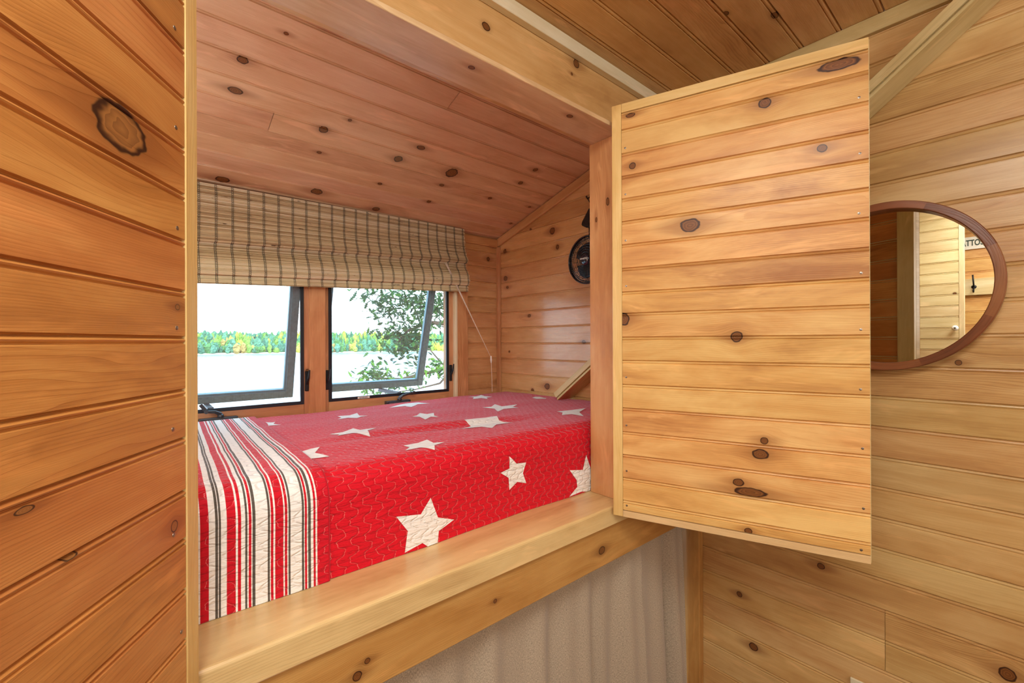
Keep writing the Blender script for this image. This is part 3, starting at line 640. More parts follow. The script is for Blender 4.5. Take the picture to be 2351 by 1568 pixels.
def quilt_mat(name, col, thread_col, star=False, puck=1.0):
    s = NT(name); uvn = s.n('UVMap', uv_map='UVMap').outputs[0]
    spx = s.n('SeparateXYZ'); s.put(spx.inputs[0], uvn); u, v = spx.outputs[0], spx.outputs[1]
    # meandering stitch lines: run down the quilt stepping left and right
    wob = s.math('MULTIPLY', s.math('SUBTRACT', s.noise(s.vec('MULTIPLY', uvn, (30, 55, 0)), 1.0, 2.0), 0.5), 0.017)
    tri = s.math('SUBTRACT', s.math('ABSOLUTE', s.math('SUBTRACT', s.math('MULTIPLY', s.math('FRACT', s.math('DIVIDE', v, 0.036)), 2.0), 1.0)), 0.5)
    stepf = s.mr(tri, -0.26, 0.26, -0.0075, 0.0075)
    uu = s.math('DIVIDE', s.math('ADD', s.math('ADD', u, stepf), wob), 0.026)
    dl = s.math('MULTIPLY', s.math('ABSOLUTE', s.math('SUBTRACT', s.math('FRACT', uu), 0.5)), 0.026)
    # distance grows where the line runs sideways; widen with the step slope
    line = s.mr(dl, 0.0007, 0.0003)
    # puckers: short ridges running across
    pk = s.noise(s.vec('MULTIPLY', uvn, (42, 150, 0)), 1.0, 2.0, 0.55, 0.6)
    pk2 = s.noise(s.vec('MULTIPLY', uvn, (90, 320, 0)), 1.0, 2.0, 0.55)
    vv = s.math('ABSOLUTE', s.math('SUBTRACT', s.math('FRACT', s.math('ADD', s.math('DIVIDE', v, 0.0135), s.math('MULTIPLY', pk, 1.1))), 0.5))
    ridge = s.mr(vv, 0.0, 0.16)
    pill = s.mr(dl, 0.0, 0.006)
    hgt = s.math('ADD', s.math('ADD', s.math('MULTIPLY', pk, 1.2), s.math('MULTIPLY', pk2, 0.35)), s.math('ADD', s.math('MULTIPLY', ridge, 0.5), s.math('MULTIPLY', pill, 0.8)))
    wv = s.noise(s.vec('MULTIPLY', uvn, (1500, 1500, 0)), 1.0, 1.0)
    c = s.mix(s.math('MULTIPLY', s.math('SUBTRACT', 1.0, ridge), 0.10 if star else 0.28), lin(col), lin(tuple(int(x*0.62) for x in col)))  # shading of the pucker creases mixed into the cloth colour
    c = s.mix(s.math('MULTIPLY', wv, 0.10), c, lin(tuple(min(255, int(x*1.15+12)) for x in col)))
    dash = s.math('GREATER_THAN', s.math('FRACT', s.math('MULTIPLY', s.math('ADD', u, v), 240.0)), 0.22)
    c = s.mix(s.math('MULTIPLY', s.math('MULTIPLY', line, dash), 0.62 if not star else 0.12), c, lin(thread_col))
    s.bsdf(Base_Color=c, Roughness=0.85, Specular_IOR_Level=0.2, Sheen_Weight=0.35, Sheen_Roughness=0.35, Sheen_Tint=(0.75, 0.82, 1.0, 1), Normal=s.bump(hgt, 0.6*puck, 0.0035)); return s.m
Q_red = quilt_mat('quilt red cotton', (214, 22, 40), (240, 160, 150))
Q_white = quilt_mat('quilt white cotton', (246, 246, 243), (210, 208, 204), True)
Q_gray = quilt_mat('quilt grey stripe', (92, 86, 78), (150, 145, 138), True)
Q_fred = quilt_mat('quilt stripe red', (206, 24, 42), (240, 150, 150))
qt = thing('quilt', 'red quilt with white stars spread over the bunk mattress', 'quilt', (0.5, 1.35, -0.45))
def cloth_grid(xs, svs, off, skew=0.0, mats=None):
    bm = newbm(); uvl = bm.loops.layers.uv.verify(); g_ = []
    for x in xs:
        row = []
        for sv in svs:
            xx = x+skew*max(0, -sv)/0.9
            row.append((bm.verts.new(quilt(xx, sv, off)), (x, sv)))
        g_.append(row)
    for i in range(len(xs)-1):
        for j in range(len(svs)-1):
            q = [g_[i][j], g_[i+1][j], g_[i+1][j+1], g_[i][j+1]]
            f = bm.faces.new([a[0] for a in q]); f.smooth = True
            if mats: f.material_index = mats[i]
            for l, a in zip(f.loops, q): l[uvl].uv = a[1]
            f.normal_update()
    bmesh.ops.recalc_face_normals(bm, faces=bm.faces[:])
    up = sum((f.normal.z for f in bm.faces), 0.0)
    if up < 0: bmesh.ops.reverse_faces(bm, faces=bm.faces[:])
    return bm
svs = [-0.925+0.0125*i for i in range(74)]+[0.0]+[0.0903*i/8 for i in range(1, 9)]+[0.0903+0.010*i for i in range(1, 16)]+[0.2406]
bm = cloth_grid([-0.50+0.0125*i for i in range(160)], svs, 0.0)
obj('quilt_top', bm, Q_red, qt, True)
# striped reverse side folded over at the head of the bed
SB = [(0.0753, 'w'), (0.0868, 'r'), (0.0955, 'w'), (0.0992, 'g'), (0.1003, 'w'), (0.1032, 'g'), (0.1114, 'w'), (0.1241, 'r'), (0.1271, 'w'), (0.1317, 'r'), (0.1377, 'w'), (0.1408, 'g'), (0.1429, 'w'), (0.1467, 'r'), (0.1484, 'w'), (0.1528, 'g'), (0.1716, 'w'), (0.1749, 'g'), (0.1764, 'w'), (0.1804, 'r'), (0.1832, 'w'), (0.1963, 'r'), (0.1986, 'w'), (0.2026, 'r'), (0.2045, 'w'), (0.2078, 'g'), (0.2268, 'w'), (0.2304, 'g'), (0.2318, 'w'), (0.2354, 'r'), (0.2374, 'w'), (0.2421, 'g'), (0.2466, 'w'), (0.2503, 'r'), (0.2532, 'w'), (0.2728, 'r')]
seq = []; base = -0.20
for rep in range(2):       # the stripes repeat further towards the pillow end
    o_ = base+rep*0.1375
    seq += [(o_+0.012, 'r'), (o_+0.024, 'w'), (o_+0.030, 'g'), (o_+0.036, 'w'), (o_+0.040, 'g'), (o_+0.055, 'w'), (o_+0.070, 'r'), (o_+0.074, 'w'), (o_+0.080, 'r'), (o_+0.088, 'w'), (o_+0.092, 'g'), (o_+0.112, 'w'), (o_+0.1375, 'r')]
seq = [q for q in seq if q[0] < 0.070]+SB
xs = [-0.20]; ms = []
mi_ = {'r': 0, 'w': 1, 'g': 2}
for xe, k in seq:
    a = xs[-1]; n_ = max(1, int((xe-a)/0.012))
    for i in range(n_): xs.append(a+(xe-a)*(i+1)/n_); ms.append(mi_[k])
bm = cloth_grid(xs, svs, 0.007, 0.045, ms)
fold = obj('striped_fold', bm, [Q_fred, Q_white, Q_gray], qt, True); fold['label'] = 'red, white and grey striped fold'
# rolled edge of the fold
bm = bmesh.new(); tube(bm, [quilt(0.2735+0.045*max(0, -sv)/0.9, sv, 0.0035) for sv in svs], 0.0034, 8); obj('folded_edge', bm, Q_fred, qt, True)
STARS=[[(0.41,-0.346),(0.448,-0.348),(0.492,-0.385),(0.496,-0.342),(0.541,-0.332),(0.497,-0.291),(0.48,-0.228),(0.452,-0.281),(0.411,-0.282),(0.427,-0.314)],[(0.544,-0.676),(0.586,-0.667),(0.622,-0.692),(0.606,-0.628),(0.624,-0.594),(0.598,-0.596),(0.573,-0.563),(0.559,-0.61),(0.52,-0.603),(0.546,-0.639)],[(0.325,-0.725),(0.336,-0.7),(0.349,-0.7),(0.336,-0.664),(0.351,-0.628),(0.327,-0.642),(0.317,-0.642),(0.323,-0.688)],[(0.278,-0.152),(0.311,-0.168),(0.332,-0.172),(0.306,-0.122),(0.322,-0.07),(0.299,-0.07),(0.274,-0.074)],[(0.493,-0.059),(0.532,-0.057),(0.566,-0.074),(0.56,-0.031),(0.586,-0.02),(0.546,-0.002),(0.53,0.023),(0.508,-0.005),(0.469,-0.002),(0.494,-0.029)],[(0.716,-0.44),(0.737,-0.448),(0.767,-0.48),(0.778,-0.45),(0.807,-0.452),(0.783,-0.408),(0.783,-0.376),(0.763,-0.397),(0.725,-0.366),(0.732,-0.416)],[(0.771,-0.741),(0.875,-0.808),(0.94,-0.812),(0.938,-0.78),(0.95,-0.728),(0.9,-0.744),(0.834,-0.674),(0.839,-0.737)],[(1.015,-0.441),(1.053,-0.434),(1.102,-0.474),(1.092,-0.417),(1.168,-0.411),(1.115,-0.377),(1.116,-0.344),(1.056,-0.361),(0.997,-0.322),(1.032,-0.387)],[(1.204,-0.808),(1.233,-0.785),(1.299,-0.834),(1.264,-0.761),(1.276,-0.714),(1.238,-0.709),(1.21,-0.663),(1.215,-0.72),(1.162,-0.714),(1.197,-0.754)],[(0.781,-0.22),(0.857,-0.209),(0.908,-0.218),(0.883,-0.173),(0.904,-0.13),(0.837,-0.128),(0.787,-0.086),(0.777,-0.123),(0.717,-0.139),(0.773,-0.173)],[(1.144,-0.169),(1.194,-0.158),(1.276,-0.145),(1.2,-0.111),(1.139,-0.039),(1.144,-0.098),(1.105,-0.106),(1.145,-0.141)],[(1.381,-0.551),(1.413,-0.567),(1.428,-0.551),(1.414,-0.492),(1.391,-0.473),(1.367,-0.508)],[(0.725,0.083),(0.75,0.107),(0.784,0.11),(0.774,0.137),(0.786,0.166),(0.754,0.156),(0.727,0.171),(0.724,0.139),(0.697,0.121),(0.726,0.115)],[(1.024,0.13),(1.044,0.179),(1.098,0.205),(1.051,0.22),(1.04,0.243),(1.001,0.235),(0.948,0.238),(0.983,0.217),(0.98,0.196),(0.953,0.163),(1.008,0.172)],[(0.495,0.136),(0.513,0.184),(0.557,0.201),(0.515,0.215),(0.511,0.243),(0.49,0.244),(0.473,0.229),(0.431,0.237),(0.438,0.193),(0.412,0.156),(0.47,0.166)]]
def inside(p, poly):
    c_ = False; j = len(poly)-1
    for i in range(len(poly)):
        a, b = poly[i], poly[j]
        if (a[1] > p[1]) != (b[1] > p[1]) and p[0] < (b[0]-a[0])*(p[1]-a[1])/(b[1]-a[1])+a[0]: c_ = not c_
        j = i
    return c_
from mathutils.geometry import tessellate_polygon
for poly in STARS:
    bm = newbm(); uvl = bm.loops.layers.uv.verify(); NS = 8
    for tri in tessellate_polygon([[Vector((p[0], p[1], 0)) for p in poly]]):
        A_, B_, C_ = [Vector((poly[i][0], poly[i][1])) if isinstance(i, int) else i for i in tri]
        if (B_-A_).cross(C_-A_) < 0: B_, C_ = C_, B_
        gr = {}
        for i in range(NS+1):
            for j in range(NS+1-i):
                q = A_+(B_-A_)*(i/NS)+(C_-A_)*(j/NS); gr[i, j] = (bm.verts.new(quilt(q.x, min(q.y, 0.2403), 0.0013)), q)
        for i in range(NS):
            for j in range(NS-i):
                for tr3 in ([(i, j), (i+1, j), (i, j+1)],)+(([(i+1, j), (i+1, j+1), (i, j+1)],) if i+j < NS-1 else ()):
                    f = bm.faces.new([gr[k][0] for k in tr3]); f.smooth = True
                    for l, k in zip(f.loops, tr3): l[uvl].uv = gr[k][1]
    bmesh.ops.remove_doubles(bm, verts=bm.verts[:], dist=0.0002)
    bm.normal_update()
    if sum(f.normal.z-f.normal.y for f in bm.faces) < 0: bmesh.ops.reverse_faces(bm, faces=bm.faces[:])
    obj('star_patch', bm, Q_white, qt)

# ------------------------------------------------------------------ curtain under the bunk
s = NT('linen weave'); uvn = s.n('UVMap', uv_map='UVMap').outputs[0]; spx = s.n('SeparateXYZ'); s.put(spx.inputs[0], uvn); u, v = spx.outputs[0], spx.outputs[1]
n1 = s.noise(s.vec('MULTIPLY', uvn, (900, 220, 0)), 1.0, 2.0); n2 = s.noise(s.vec('MULTIPLY', uvn, (220, 900, 0)), 1.0, 2.0)
wv = s.math('ADD', s.math('MULTIPLY', s.math('SINE', s.math('MULTIPLY', u, 3800.0)), 0.08), s.math('MULTIPLY', s.math('SINE', s.math('MULTIPLY', s.math('ADD', v, s.math('MULTIPLY', u, 0.4)), 3300.0)), 0.09))
f_ = s.math('ADD', s.math('ADD', s.math('MULTIPLY', s.math('SUBTRACT', s.math('ADD', n1, n2), 1.0), 1.5), 0.5), wv, clamp=True)
s.bsdf(Base_Color=s.mix(f_, lin((140, 128, 112)), lin((214, 200, 176))), Roughness=0.9, Specular_IOR_Level=0.15, Sheen_Weight=0.3, Normal=s.bump(f_, 0.4, 0.0006)); M_linen = s.m
cu = thing('curtain', 'grey-beige linen curtain hanging beneath the bunk', 'curtain', (0.5, 0.80, -1.49))
bm = newbm(); uvl = bm.loops.layers.uv.verify(); g_ = []
zs = [-0.56, -0.60]+[-0.62-0.02*i for i in range(44)]+[-1.49]
NX = 420
def fold(x):
    f = (0.017*math.sin(x*34+1.6*math.sin(x*9))+0.008*math.sin(x*73+1.0))*(1 if x < 1.2 else 0.5)
    f += 0.026*math.exp(-((x-1.14)/0.06)**2)+0.020*math.exp(-((x-1.29)/0.045)**2)-0.060*math.exp(-((x-1.365)/0.022)**2)+0.022*math.exp(-((x-1.415)/0.025)**2)-0.020*math.exp(-((x-0.99)/0.03)**2)
    return f
for i in range(NX+1):
    x = -0.50+(1.455+0.50)*i/NX; row = []
    for z in zs:
        t = (-0.56-z)/0.93; am = 0.35+0.65*min(1, t*2.2)
        xx = x+(0.020*t*max(0, (x-1.2)/0.255) if x > 1.2 else 0)
        y = 0.800-fold(x+0.006*math.sin(z*6))*am-0.022*t*max(0, min(1, (x-1.1)/0.35))
        row.append((bm.verts.new((xx, y, z)), (x*1.08, z)))
    g_.append(row)
for i in range(NX):
    for j in range(len(zs)-1):
        q = [g_[i][j], g_[i][j+1], g_[i+1][j+1], g_[i+1][j]]; f = bm.faces.new([a[0] for a in q]); f.smooth = True
        for l, a in zip(f.loops, q): l[uvl].uv = a[1]
obj('cloth', bm, M_linen, cu)
bm = newbm(); tube(bm, [(-0.52, 0.80, -0.545), (1.468, 0.80, -0.545)], 0.008, 12); obj('curtain_rod', bm, M_hard, cu, True)

# ------------------------------------------------------------------ round mirror
mi = thing('round_mirror', 'round mirror in a dark hardwood ring frame on the right wall', 'mirror', (1.499, 0.247, -0.08))
bm = newbm(); uvl = bm.loops.layers.uv.verify(); rl = bm.faces.layers.float.get('rnd'); cy, cz = 0.2475, 0.1395
pr = [(1.4992, 0.217), (1.468, 0.217), (1.4655, 0.2145), (1.4650, 0.2150), (1.4650, 0.1995), (1.4656, 0.1983), (1.468, 0.1975), (1.4990, 0.1975)]
n = 120; rings_ = []
for k in range(n): t = 2*math.pi*k/n; rings_.append([bm.verts.new((px, cy+r_*math.cos(t), cz+r_*math.sin(t))) for px, r_ in pr])
segr = [random.random() for _ in range(8)]
for k in range(n):
    for j in range(len(pr)-1):
        f = bm.faces.new((rings_[k][j], rings_[(k+1) % n][j], rings_[(k+1) % n][j+1], rings_[k][j+1])); f[rl] = segr[int(((k+7) % n)*8/n)]
        us = (k*2*math.pi/n*0.2, (k+1)*2*math.pi/n*0.2)
        for l, (uu, jj) in zip(f.loops, ((us[0], j), (us[1], j), (us[1], j+1), (us[0], j+1))): l[uvl].uv = (uu, pr[jj][1]+pr[jj][0])
bmesh.ops.recalc_face_normals(bm, faces=bm.faces[:])
obj('mirror_frame', bm, W_mir, mi)
s = NT('mirror glass'); g = s.n('BsdfGlossy'); g.inputs['Roughness'].default_value = 0.0; g.inputs[0].default_value = (0.88, 0.89, 0.86, 1); s.t.links.new(g.outputs[0], s.out.inputs[0])
bm = newbm(); lathe(bm, (1.4965, cy, cz), (-1, 0, 0), [(0, 0.0), (0, 0.1974), (0.0065, 0.1974), (0.0065, 0.0)], 96); obj('mirror_glass', bm, s.m, mi)

# wall plate low on the right wall
M_ivory = plain('ivory plastic', (226, 218, 186), 0.35, 0, noise_amt=0.02)
wp = thing('wall_plate', 'ivory electrical wall plate low on the right wall', 'wall plate', (1.499, 0.288, -1.045))
bm = newbm(); add_box(bm, (1.4935, 0.2530, -1.045), (1.4995, 0.3227, -0.928), bev=0.002, seg=2); obj('plate', bm, M_ivory, wp)
bm = newbm()
for zc in (-0.967, -1.006): add_box(bm, (1.4920, 0.2715, zc-0.0135), (1.4940, 0.3045, zc+0.0135), bev=0.003, seg=2)
obj('socket', bm, M_ivory, wp)

# ------------------------------------------------------------------ clip fan hanging on the alcove's end wall
M_fan = plain('black fan plastic', (24, 25, 30), 0.28, 0.0, noise_amt=0.2, coat=0.3)
M_fanb = plain('smoked blade plastic', (48, 54, 62), 0.25, 0.0, coat=0.4)
M_cap = plain('blue black cap', (22, 34, 52), 0.15, 0.0, coat=0.8)
FX, FY, FZ, FR = 1.405, 1.172, 0.336, 0.0965
fn = thing('clip_fan', 'black round clip fan hanging upside down on the wall behind the jamb', 'fan', (1.47, FY, FZ-FR))
ax = Vector((-1, 0, 0))
bm = bmesh.new(); ring(bm, (FX, FY, FZ), ax, FR, 0.0042, 64, 8, 2.2); ring(bm, (FX+0.004, FY, FZ), ax, FR-0.008, 0.002, 64, 6); obj('guard_rim', bm, M_fan, fn, True)
bm = bmesh.new()
for rr in (0.030, 0.040, 0.050, 0.060, 0.069, 0.077, 0.085): ring(bm, (FX-0.016+0.014*(rr/FR)**2, FY, FZ), ax, rr, 0.0010, 64, 5)
for k in range(60):
    t = 2*math.pi*k/60; pts = []
    for j in range(6):
        rr = 0.026+(FR-0.028)*j/5; tt = t+0.35*(j/5); pts.append((FX-0.016+0.014*(rr/FR)**2, FY+rr*math.cos(tt), FZ+rr*math.sin(tt)))
    tube(bm, pts, 0.0009, 4, cap=False)
obj('front_guard', bm, M_fan, fn)
bm = bmesh.new()
for rr in (0.05, 0.075, 0.09): ring(bm, (FX+0.032-0.022*(rr/FR)**4, FY, FZ), ax, rr, 0.0011, 48, 5)
for k in range(24):
    t = 2*math.pi*k/24; tube(bm, [(FX+0.032-0.022*(rr/FR)**4, FY+rr*math.cos(t), FZ+rr*math.sin(t)) for rr in (0.03, 0.06, 0.08, 0.0955)], 0.0009, 4, cap=False)
obj('rear_guard', bm, M_fan, fn)
for k in range(3):
    bm = bmesh.new(); g_ = []
    for a in range(9):
        row = []
        for r_ in range(7):
            t = 2*math.pi*k/3+(a/8)*1.65+0.25*r_/6; rr = 0.018+0.058*r_/6*(1-0.12*(abs(a-4)/4)**2); row.append(bm.verts.new((FX+0.004+0.012*(a/8)+0.003*r_/6, FY+rr*math.cos(t), FZ+rr*math.sin(t))))
        g_.append(row)
    for a in range(8):
        for r_ in range(6): bm.faces.new((g_[a][r_], g_[a+1][r_], g_[a+1][r_+1], g_[a][r_+1])).smooth = True
    bmesh.ops.solidify(bm, geom=bm.faces[:], thickness=0.0012); obj('blade', bm, M_fanb, fn)
bm = bmesh.new(); lathe(bm, (FX-0.012, FY, FZ), ax, [(-0.02, 0), (-0.02, 0.020), (0.0, 0.0255), (0.006, 0.024), (0.010, 0.016), (0.0115, 0)], 40); hb = obj('hub_cap', bm, M_cap, fn, True)
text('lettering', 'Holmes', 0.0125, (FX-0.0240, FY, FZ+0.001), Matrix.Rotation(R(180), 3, 'X') @ Matrix.Rotation(R(-90), 3, 'Z') @ RX, M_white, hb, bold=0.0002)
bm = bmesh.new(); lathe(bm, (FX+0.032, FY, FZ), (1, 0, 0), [(-0.01, 0), (-0.01, 0.026), (0.02, 0.025), (0.030, 0.016), (0.030, 0)], 32); obj('motor_housing', bm, M_fan, fn, True)
bm = bmesh.new()
tube(bm, [(FX+0.045, FY, FZ+0.010), (FX+0.050, FY+0.012, FZ+0.06), (FX+0.052, FY+0.024, FZ+0.115), (FX+0.056, FY+0.026, FZ+0.160)], [0.012, 0.010, 0.0085, 0.011], 12); obj('neck', bm, M_fan, fn, True)
bm = newbm()      # spring clip
v0 = [(0, -0.012, 0.004), (0, 0.036, 0.002), (0, 0.064, 0.018), (0, 0.060, 0.032), (0, 0.022, 0.082), (0, -0.012, 0.078)]
fa = [bm.verts.new((1.440, 1.172+p[1], 0.478+p[2])) for p in v0]; fb_ = [bm.verts.new((1.488, 1.172+p[1], 0.478+p[2])) for p in v0]
bm.faces.new(fa); bm.faces.new(fb_[::-1])
for i in range(6): bm.faces.new((fa[i], fb_[i], fb_[(i+1) % 6], fa[(i+1) % 6]))
bmesh.ops.recalc_face_normals(bm, faces=bm.faces[:]); bmesh.ops.bevel(bm, geom=bm.edges[:], offset=0.003, segments=2, affect='EDGES'); obj('clip', bm, M_fan, fn)
bm = bmesh.new(); tube(bm, [(1.470, 1.190, 0.553), (1.474, 1.212, 0.590), (1.482, 1.232, 0.617)], 0.0024, 8); obj('hanging_wire', bm, M_black, fn, True)
bm = bmesh.new(); tube(bm, [(1.4995, 1.238, 0.628), (1.484, 1.236, 0.618), (1.476, 1.236, 0.628)], [0.003, 0.003, 0.0045], 8); hk = obj('wall_hook', bm, M_black, None, True)
tag(hk, 'small black hook above the clip fan on the bunk wall', 'hook')

# ------------------------------------------------------------------ what the mirror shows: the left side of the room
cd = thing('closet_door', 'pale plank closet door with a white knob seen in the mirror', 'door', (-0.56, 0.50, -1.49))
bm = newbm(); add_planks(bm, (-0.55, 0, 0), (0, 1, 0), (0, 0, 1), (1, 0, 0), 0.256, 0.70, frange(0.01, 0.0627, -1.48, 0.80), bead=0.006); obj('plank_panel', bm, W_light, cd)
bm = newbm(); add_box(bm, (-0.575, 0.2325, -1.48), (-0.549, 0.2555, 0.80), bev=0.001, axis=2, rnd=0.4); obj('side_strip', bm, W_light, cd)
bm = newbm(); add_box(bm, (-0.575, 0.256, -1.48), (-0.556, 0.70, 0.80), axis=2); obj('backing_board', bm, W_light, cd)
bm = bmesh.new(); lathe(bm, (-0.5500, 0.270, 0.068), (1, 0, 0), [(-0.002, 0), (-0.002, 0.006), (0.010, 0.006), (0.014, 0.013), (0.022, 0.015), (0.028, 0.010), (0.029, 0)], 24); kb = obj('knob', bm, M_white, cd, True)
bm = bmesh.new(); lathe(bm, (-0.5212, 0.270, 0.068), (1, 0, 0), [(-0.001, 0), (-0.001, 0.004), (0.001, 0.004), (0.001, 0)], 12); obj('screw', bm, M_black, kb)
sg = thing('wooden_sign', 'white wooden sign lettered COTTAGE reflected in the mirror', 'sign', (-0.898, 0.14, 0.555))
bm = newbm(); add_box(bm, (-0.8985, 0.02, 0.553), (-0.888, 0.42, 0.628), bev=0.001); obj('sign_board', bm, plain('cream paint', (240, 236, 222), 0.5), sg)
M_sgr = plain('dark green paint', (40, 62, 52), 0.6)
RS = Matrix(((0, 0, 1), (1, 0, 0), (0, 1, 0)))
text('lettering', 'COTTAGE', 0.050, (-0.8875, 0.2360, 0.590), RS, M_sgr, sg, ext=0.0008, font_scale=(0.60, 1, 1), bold=0.0010)
bm = newbm(); add_box(bm, (-0.8985, -0.50, 0.272), (-0.880, 0.228+0.05, 0.372), bev=0.002, rnd=0.3); hb2 = obj('peg_rail', bm, W_light); tag(hb2, 'pale pine peg rail beneath the COTTAGE sign in the mirror', 'rail')
bm = bmesh.new(); tube(bm, [(-0.878, 0.215, 0.320), (-0.850, 0.215, 0.345), (-0.846, 0.218, 0.392)], 0.004, 8); tube(bm, [(-0.878, 0.215, 0.325), (-0.855, 0.215, 0.300), (-0.848, 0.215, 0.288), (-0.836, 0.215, 0.300)], 0.004, 8)
lathe(bm, (-0.880, 0.215, 0.322), (1, 0, 0), [(0, 0), (0, 0.012), (0.004, 0.010), (0.004, 0)], 16); hk2 = obj('coat_hook', bm, M_black, None, True); tag(hk2, 'black coat hook on the pale peg rail in the mirror', 'hook')

# ------------------------------------------------------------------ outside: lake, far shore, tree
s = NT('lake water'); tcx = s.n('TexCoord').outputs['Object']
n_ = s.noise(s.vec('MULTIPLY', tcx, (0.25, 0.8, 1)), 1.0, 4.0, 0.6)
s.bsdf(Base_Color=lin((150, 165, 178)), Roughness=0.2, Specular_IOR_Level=0.5, Normal=s.bump(n_, 0.35, 0.6)); M_water = s.m
bm = bmesh.new(); bm.faces.new([bm.verts.new(p) for p in ((-900, 14, -8), (1200, 14, -8), (1200, 1200, -8), (-900, 1200, -8))]); struct(obj('lake', bm, M_water))
s = NT('ground soil'); tcx = s.n('TexCoord').outputs['Object']; n_ = s.noise(tcx, 0.8, 4.0); s.bsdf(Base_Color=s.mix(n_, lin((90, 96, 50)), lin((140, 120, 80))), Roughness=0.95)
bm = bmesh.new()
gx = [-40+8*i for i in range(13)]; gy = [(1.99, -2.0), (5, -3.2), (9, -5.5), (14, -8.0), (18, -9.5)]
gv = [[bm.verts.new((x, y, z+0.3*mnoise.noise(Vector((x*.2, y*.3, 0))))) for y, z in gy] for x in gx]
for i in range(len(gx)-1):
    for j in range(len(gy)-1): bm.faces.new((gv[i][j], gv[i+1][j], gv[i+1][j+1], gv[i][j+1]))
struct(obj('ground', bm, s.m))
# far hills with their forest
cols = [(68, 102, 60), (100, 124, 60), (134, 138, 60), (56, 92, 74), (146, 136, 68), (74, 110, 90), (142, 114, 70)]
leafm = []
for i, c in enumerate(cols):
    leafm.append(plain('far foliage %d' % i, c, 0.9, 0, 0.30, 0.9, 0.9))
M_bark = plain('bark', (92, 78, 66), 0.9, noise_amt=0.3, scale=20)
def angdir(a): return Vector((math.cos(R(a)), math.sin(R(a)), 0))
def ridge(a): return 15.5+2.0*mnoise.noise(Vector((a*0.16, 0, 0)))+1.0*mnoise.noise(Vector((a*0.7, 2, 0)))
bm = bmesh.new(); g_ = []
for i in range(90):
    a = 30+i*0.9; row = []
    for k, (dist, hh) in enumerate(((372, -8.3), (376, -7.0), (400, -5.0), (450, 0.3), (500, 2.4), (560, 2.8))):
        dd = dist+10*mnoise.noise(Vector((a*0.3, 5, 0))); p = angdir(a)*dd; row.append(bm.verts.new((p.x, p.y, hh+(ridge(a)-15 if k > 2 else 0))))
    g_.append(row)
for i in range(89):
    for j in range(5):
        f = bm.faces.new((g_[i][j], g_[i+1][j], g_[i+1][j+1], g_[i][j+1])); f.material_index = 0 if j else 1
struct(obj('far_hills', bm, [leafm[0], plain('pale shore', (226, 214, 190), 0.9)]))
bm = bmesh.new(); rng = random.Random(3)
def blob(bm, p, r_, h_, kind, mi):
    n = 7; lv = 5; rings_ = []
    for j in range(lv+1):
        t = j/lv; rr = r_*((math.sin(math.pi*(0.12+0.84*t))**0.6) if kind == 0 else ((1-t)*1.05+0.03)*(1.12 if j % 2 else 0.88))
        rings_.append([bm.verts.new((p.x+rr*math.cos(2*math.pi*(k+0.5*j)/n)*rng.uniform(.65, 1.3), p.y+rr*math.sin(2*math.pi*(k+0.5*j)/n)*rng.uniform(.65, 1.3), p.z+h_*t+rng.uniform(-.07, .07)*h_)) for k in range(n)])
    for j in range(lv):
        for k in range(n): bm.faces.new((rings_[j][k], rings_[j][(k+1) % n], rings_[j+1][(k+1) % n], rings_[j+1][k])).material_index = mi
    bm.faces.new(rings_[-1]).material_index = mi
for row, (dist, base, h0) in enumerate(((378, -7.5, 6.5), (383, -7.3, 8.5), (390, -7.0, 10), (402, -5.5, 11), (415, -4.2, 11), (432, -2.5, 11), (455, 0.5, 8), (490, 2.5, 8))):
    a = 40
    while a < 102:
        dd = dist+10*mnoise.noise(Vector((a*0.3, 5, 0)))+rng.uniform(-4, 4); p = angdir(a)*dd
        con = (a < 72 and rng.random() < 0.45); hh = h0*rng.uniform(0.6, 1.25)*(1.15 if con else 1)
        if row >= 6: hh *= 0.8
        zone = mnoise.noise(Vector((a*0.5, row*0.7, 3)))
        pal = ([1, 2, 4, 1, 2, 6] if zone > 0.05 else [0, 3, 5, 1, 5]) if not con else [0, 3, 5, 1]
        blob(bm, Vector((p.x, p.y, base+(ridge(a)-15 if row > 4 else 0))), rng.uniform(1.3, 2.6)*(0.75 if con else 1), hh, 1 if con else 0, rng.choice(pal) if row < 6 else rng.choice([0, 3, 5]))
        a += rng.uniform(0.12, 0.26)
fo = obj('forest', bm, leafm, None, False); fo['kind'] = 'stuff'; tag(fo, 'green and yellowing forest lining the far lake shore', 'forest')

# oak tree close to the right-hand window
M_leaf = []
for c in ((30, 62, 34), (56, 92, 36), (92, 130, 40)):
    s = NT('oak leaf'); tcx = s.n('TexCoord').outputs['Object']; n_ = s.noise(tcx, 9, 2)
    b = s.n('BsdfPrincipled'); s.put(b.inputs['Base Color'], s.mix(n_, lin(c), lin(tuple(min(255, int(x*1.3)) for x in c)))); b.inputs['Roughness'].default_value = 0.5
    tl = s.n('BsdfTranslucent'); tl.inputs[0].default_value = lin(tuple(min(255, int(x*1.4)) for x in c)); mx = s.n('MixShader'); mx.inputs[0].default_value = 0.35
    s.t.links.new(b.outputs[0], mx.inputs[1]); s.t.links.new(tl.outputs[0], mx.inputs[2]); s.t.links.new(mx.outputs[0], s.out.inputs[0]); M_leaf.append(s.m)
oak = thing('oak_tree', 'leafy oak tree reaching in from the right outside the window', 'tree', (7.0, 7.5, -5.0))
def ray_px(u, v, dist):
    d = Fv+Rv*((u-1175.5)/1010)-Uv*((v-784)/1010); return d*dist
CL = [(1030, 740, 7.2), (985, 715, 6.8), (950, 700, 6.6), (905, 690, 6.3), (885, 705, 6.2), (955, 745, 6.4), (925, 765, 6.3), (940, 790, 6.3), (975, 775, 6.6), (905, 762, 6.2), (920, 800, 6.2), (1000, 700, 7.0), (1015, 680, 7.0), (940, 675, 6.5), (975, 680, 6.6), (850, 672, 6.0)]
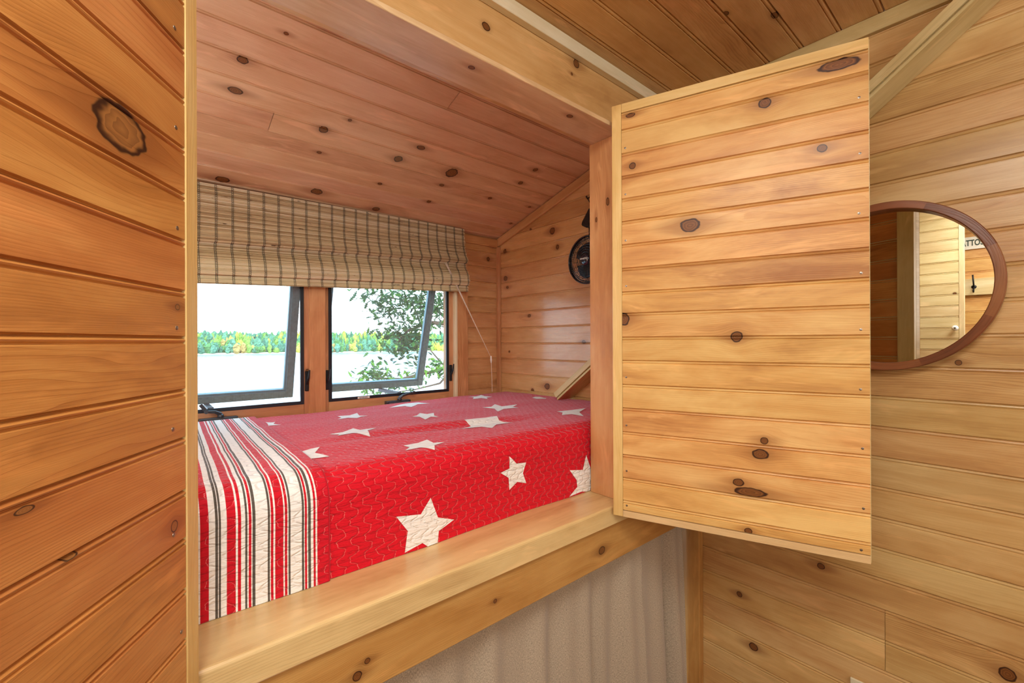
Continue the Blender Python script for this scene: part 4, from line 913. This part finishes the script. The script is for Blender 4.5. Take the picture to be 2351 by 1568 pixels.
LO = [(1012, 830, 5.4), (1000, 845, 5.4), (1022, 850, 5.5), (860, 862, 5.0), (840, 870, 5.0), (880, 858, 5.1), (905, 868, 5.2), (850, 850, 5.0), (930, 880, 5.2), (900, 905, 5.2), (870, 900, 5.1), (950, 850, 5.3), (1035, 835, 5.6)]
bmb = bmesh.new()
trunk = [Vector((7.0, 7.5, -5.0)), Vector((6.9, 7.4, -3.0)), Vector((7.1, 7.2, -1.0)), Vector((6.8, 7.1, 1.2)), Vector((7.0, 7.4, 3.4))]
tube(bmb, trunk, [0.24, 0.20, 0.17, 0.13, 0.06], 12); obj('trunk', bmb, M_bark, oak, True)
def branch(pts, r0):
    bm = bmesh.new(); n = len(pts); tube(bm, pts, [r0*(1-0.85*i/(n-1)) for i in range(n)], 6); obj('branch', bm, M_bark, oak, True)
def mid(a, b, t, dz=0): p = a.lerp(b, t); p.z += dz; return p
hub1 = ray_px(1040, 745, 7.4); hub2 = ray_px(1045, 840, 6.2)
branch([trunk[3], mid(trunk[3], hub1, .5, .2), hub1, ray_px(985, 740, 6.8), ray_px(935, 760, 6.4), ray_px(910, 790, 6.2)], 0.06)
branch([trunk[2], mid(trunk[2], hub2, .5, -.1), hub2, ray_px(985, 855, 5.5), ray_px(920, 870, 5.2), ray_px(850, 868, 5.0)], 0.045)
branch([hub1, ray_px(990, 700, 7.0), ray_px(930, 690, 6.5), ray_px(860, 676, 6.0)], 0.03)
branch([hub2, ray_px(1015, 835, 5.6), ray_px(985, 800, 5.6), ray_px(960, 812, 5.5)], 0.018)
branch([hub2, ray_px(1010, 880, 5.5), ray_px(950, 895, 5.3), ray_px(880, 903, 5.1)], 0.018)
LEAF = [(0, 0), (0.10, 0.10), (0.20, 0.04), (0.32, 0.20), (0.42, 0.08), (0.56, 0.26), (0.66, 0.10), (0.80, 0.20), (0.86, 0.08), (1.0, 0)]
def leaf(bm, p, s_, rg, mi):
    ax1 = Vector((rg.gauss(0, 1), rg.gauss(0, 1), rg.gauss(0, .6)-0.4)).normalized(); nn = Vector((rg.gauss(0, .8), rg.gauss(0, .8), 1)).normalized(); sd = ax1.cross(nn).normalized()
    mv = [bm.verts.new(p+ax1*(a*s_)) for a, b in LEAF]
    for sg_ in (-1, 1):
        ev = [mv[0]]+[bm.verts.new(p+ax1*(a*s_)+sd*(sg_*b*s_)+nn*(b*s_*0.25)) for a, b in LEAF[1:-1]]+[mv[-1]]
        for i in range(len(LEAF)-1):
            q = [mv[i], mv[i+1], ev[i+1], ev[i]]; u = []
            for v in q:
                if v not in u: u.append(v)
            if len(u) > 2: bm.faces.new(u).material_index = mi
rg = random.Random(11)
bm = bmesh.new()
for (u_, v_, d_) in CL:
    c = ray_px(u_, v_, d_)
    for _ in range(95): leaf(bm, c+Vector((rg.gauss(0, .12), rg.gauss(0, .16), rg.gauss(0, .11))), rg.uniform(.07, .125), rg, rg.choice([0, 0, 1]))
for (u_, v_, d_) in LO:
    c = ray_px(u_, v_, d_)
    for _ in range(40): leaf(bm, c+Vector((rg.gauss(0, .09), rg.gauss(0, .10), rg.gauss(0, .055))), rg.uniform(.06, .10), rg, rg.choice([0, 1, 1, 2]))
lf = obj('foliage', bm, M_leaf, oak); lf['kind'] = 'stuff'

for o in bpy.data.objects:
    if '_base' in o: del o['_base']
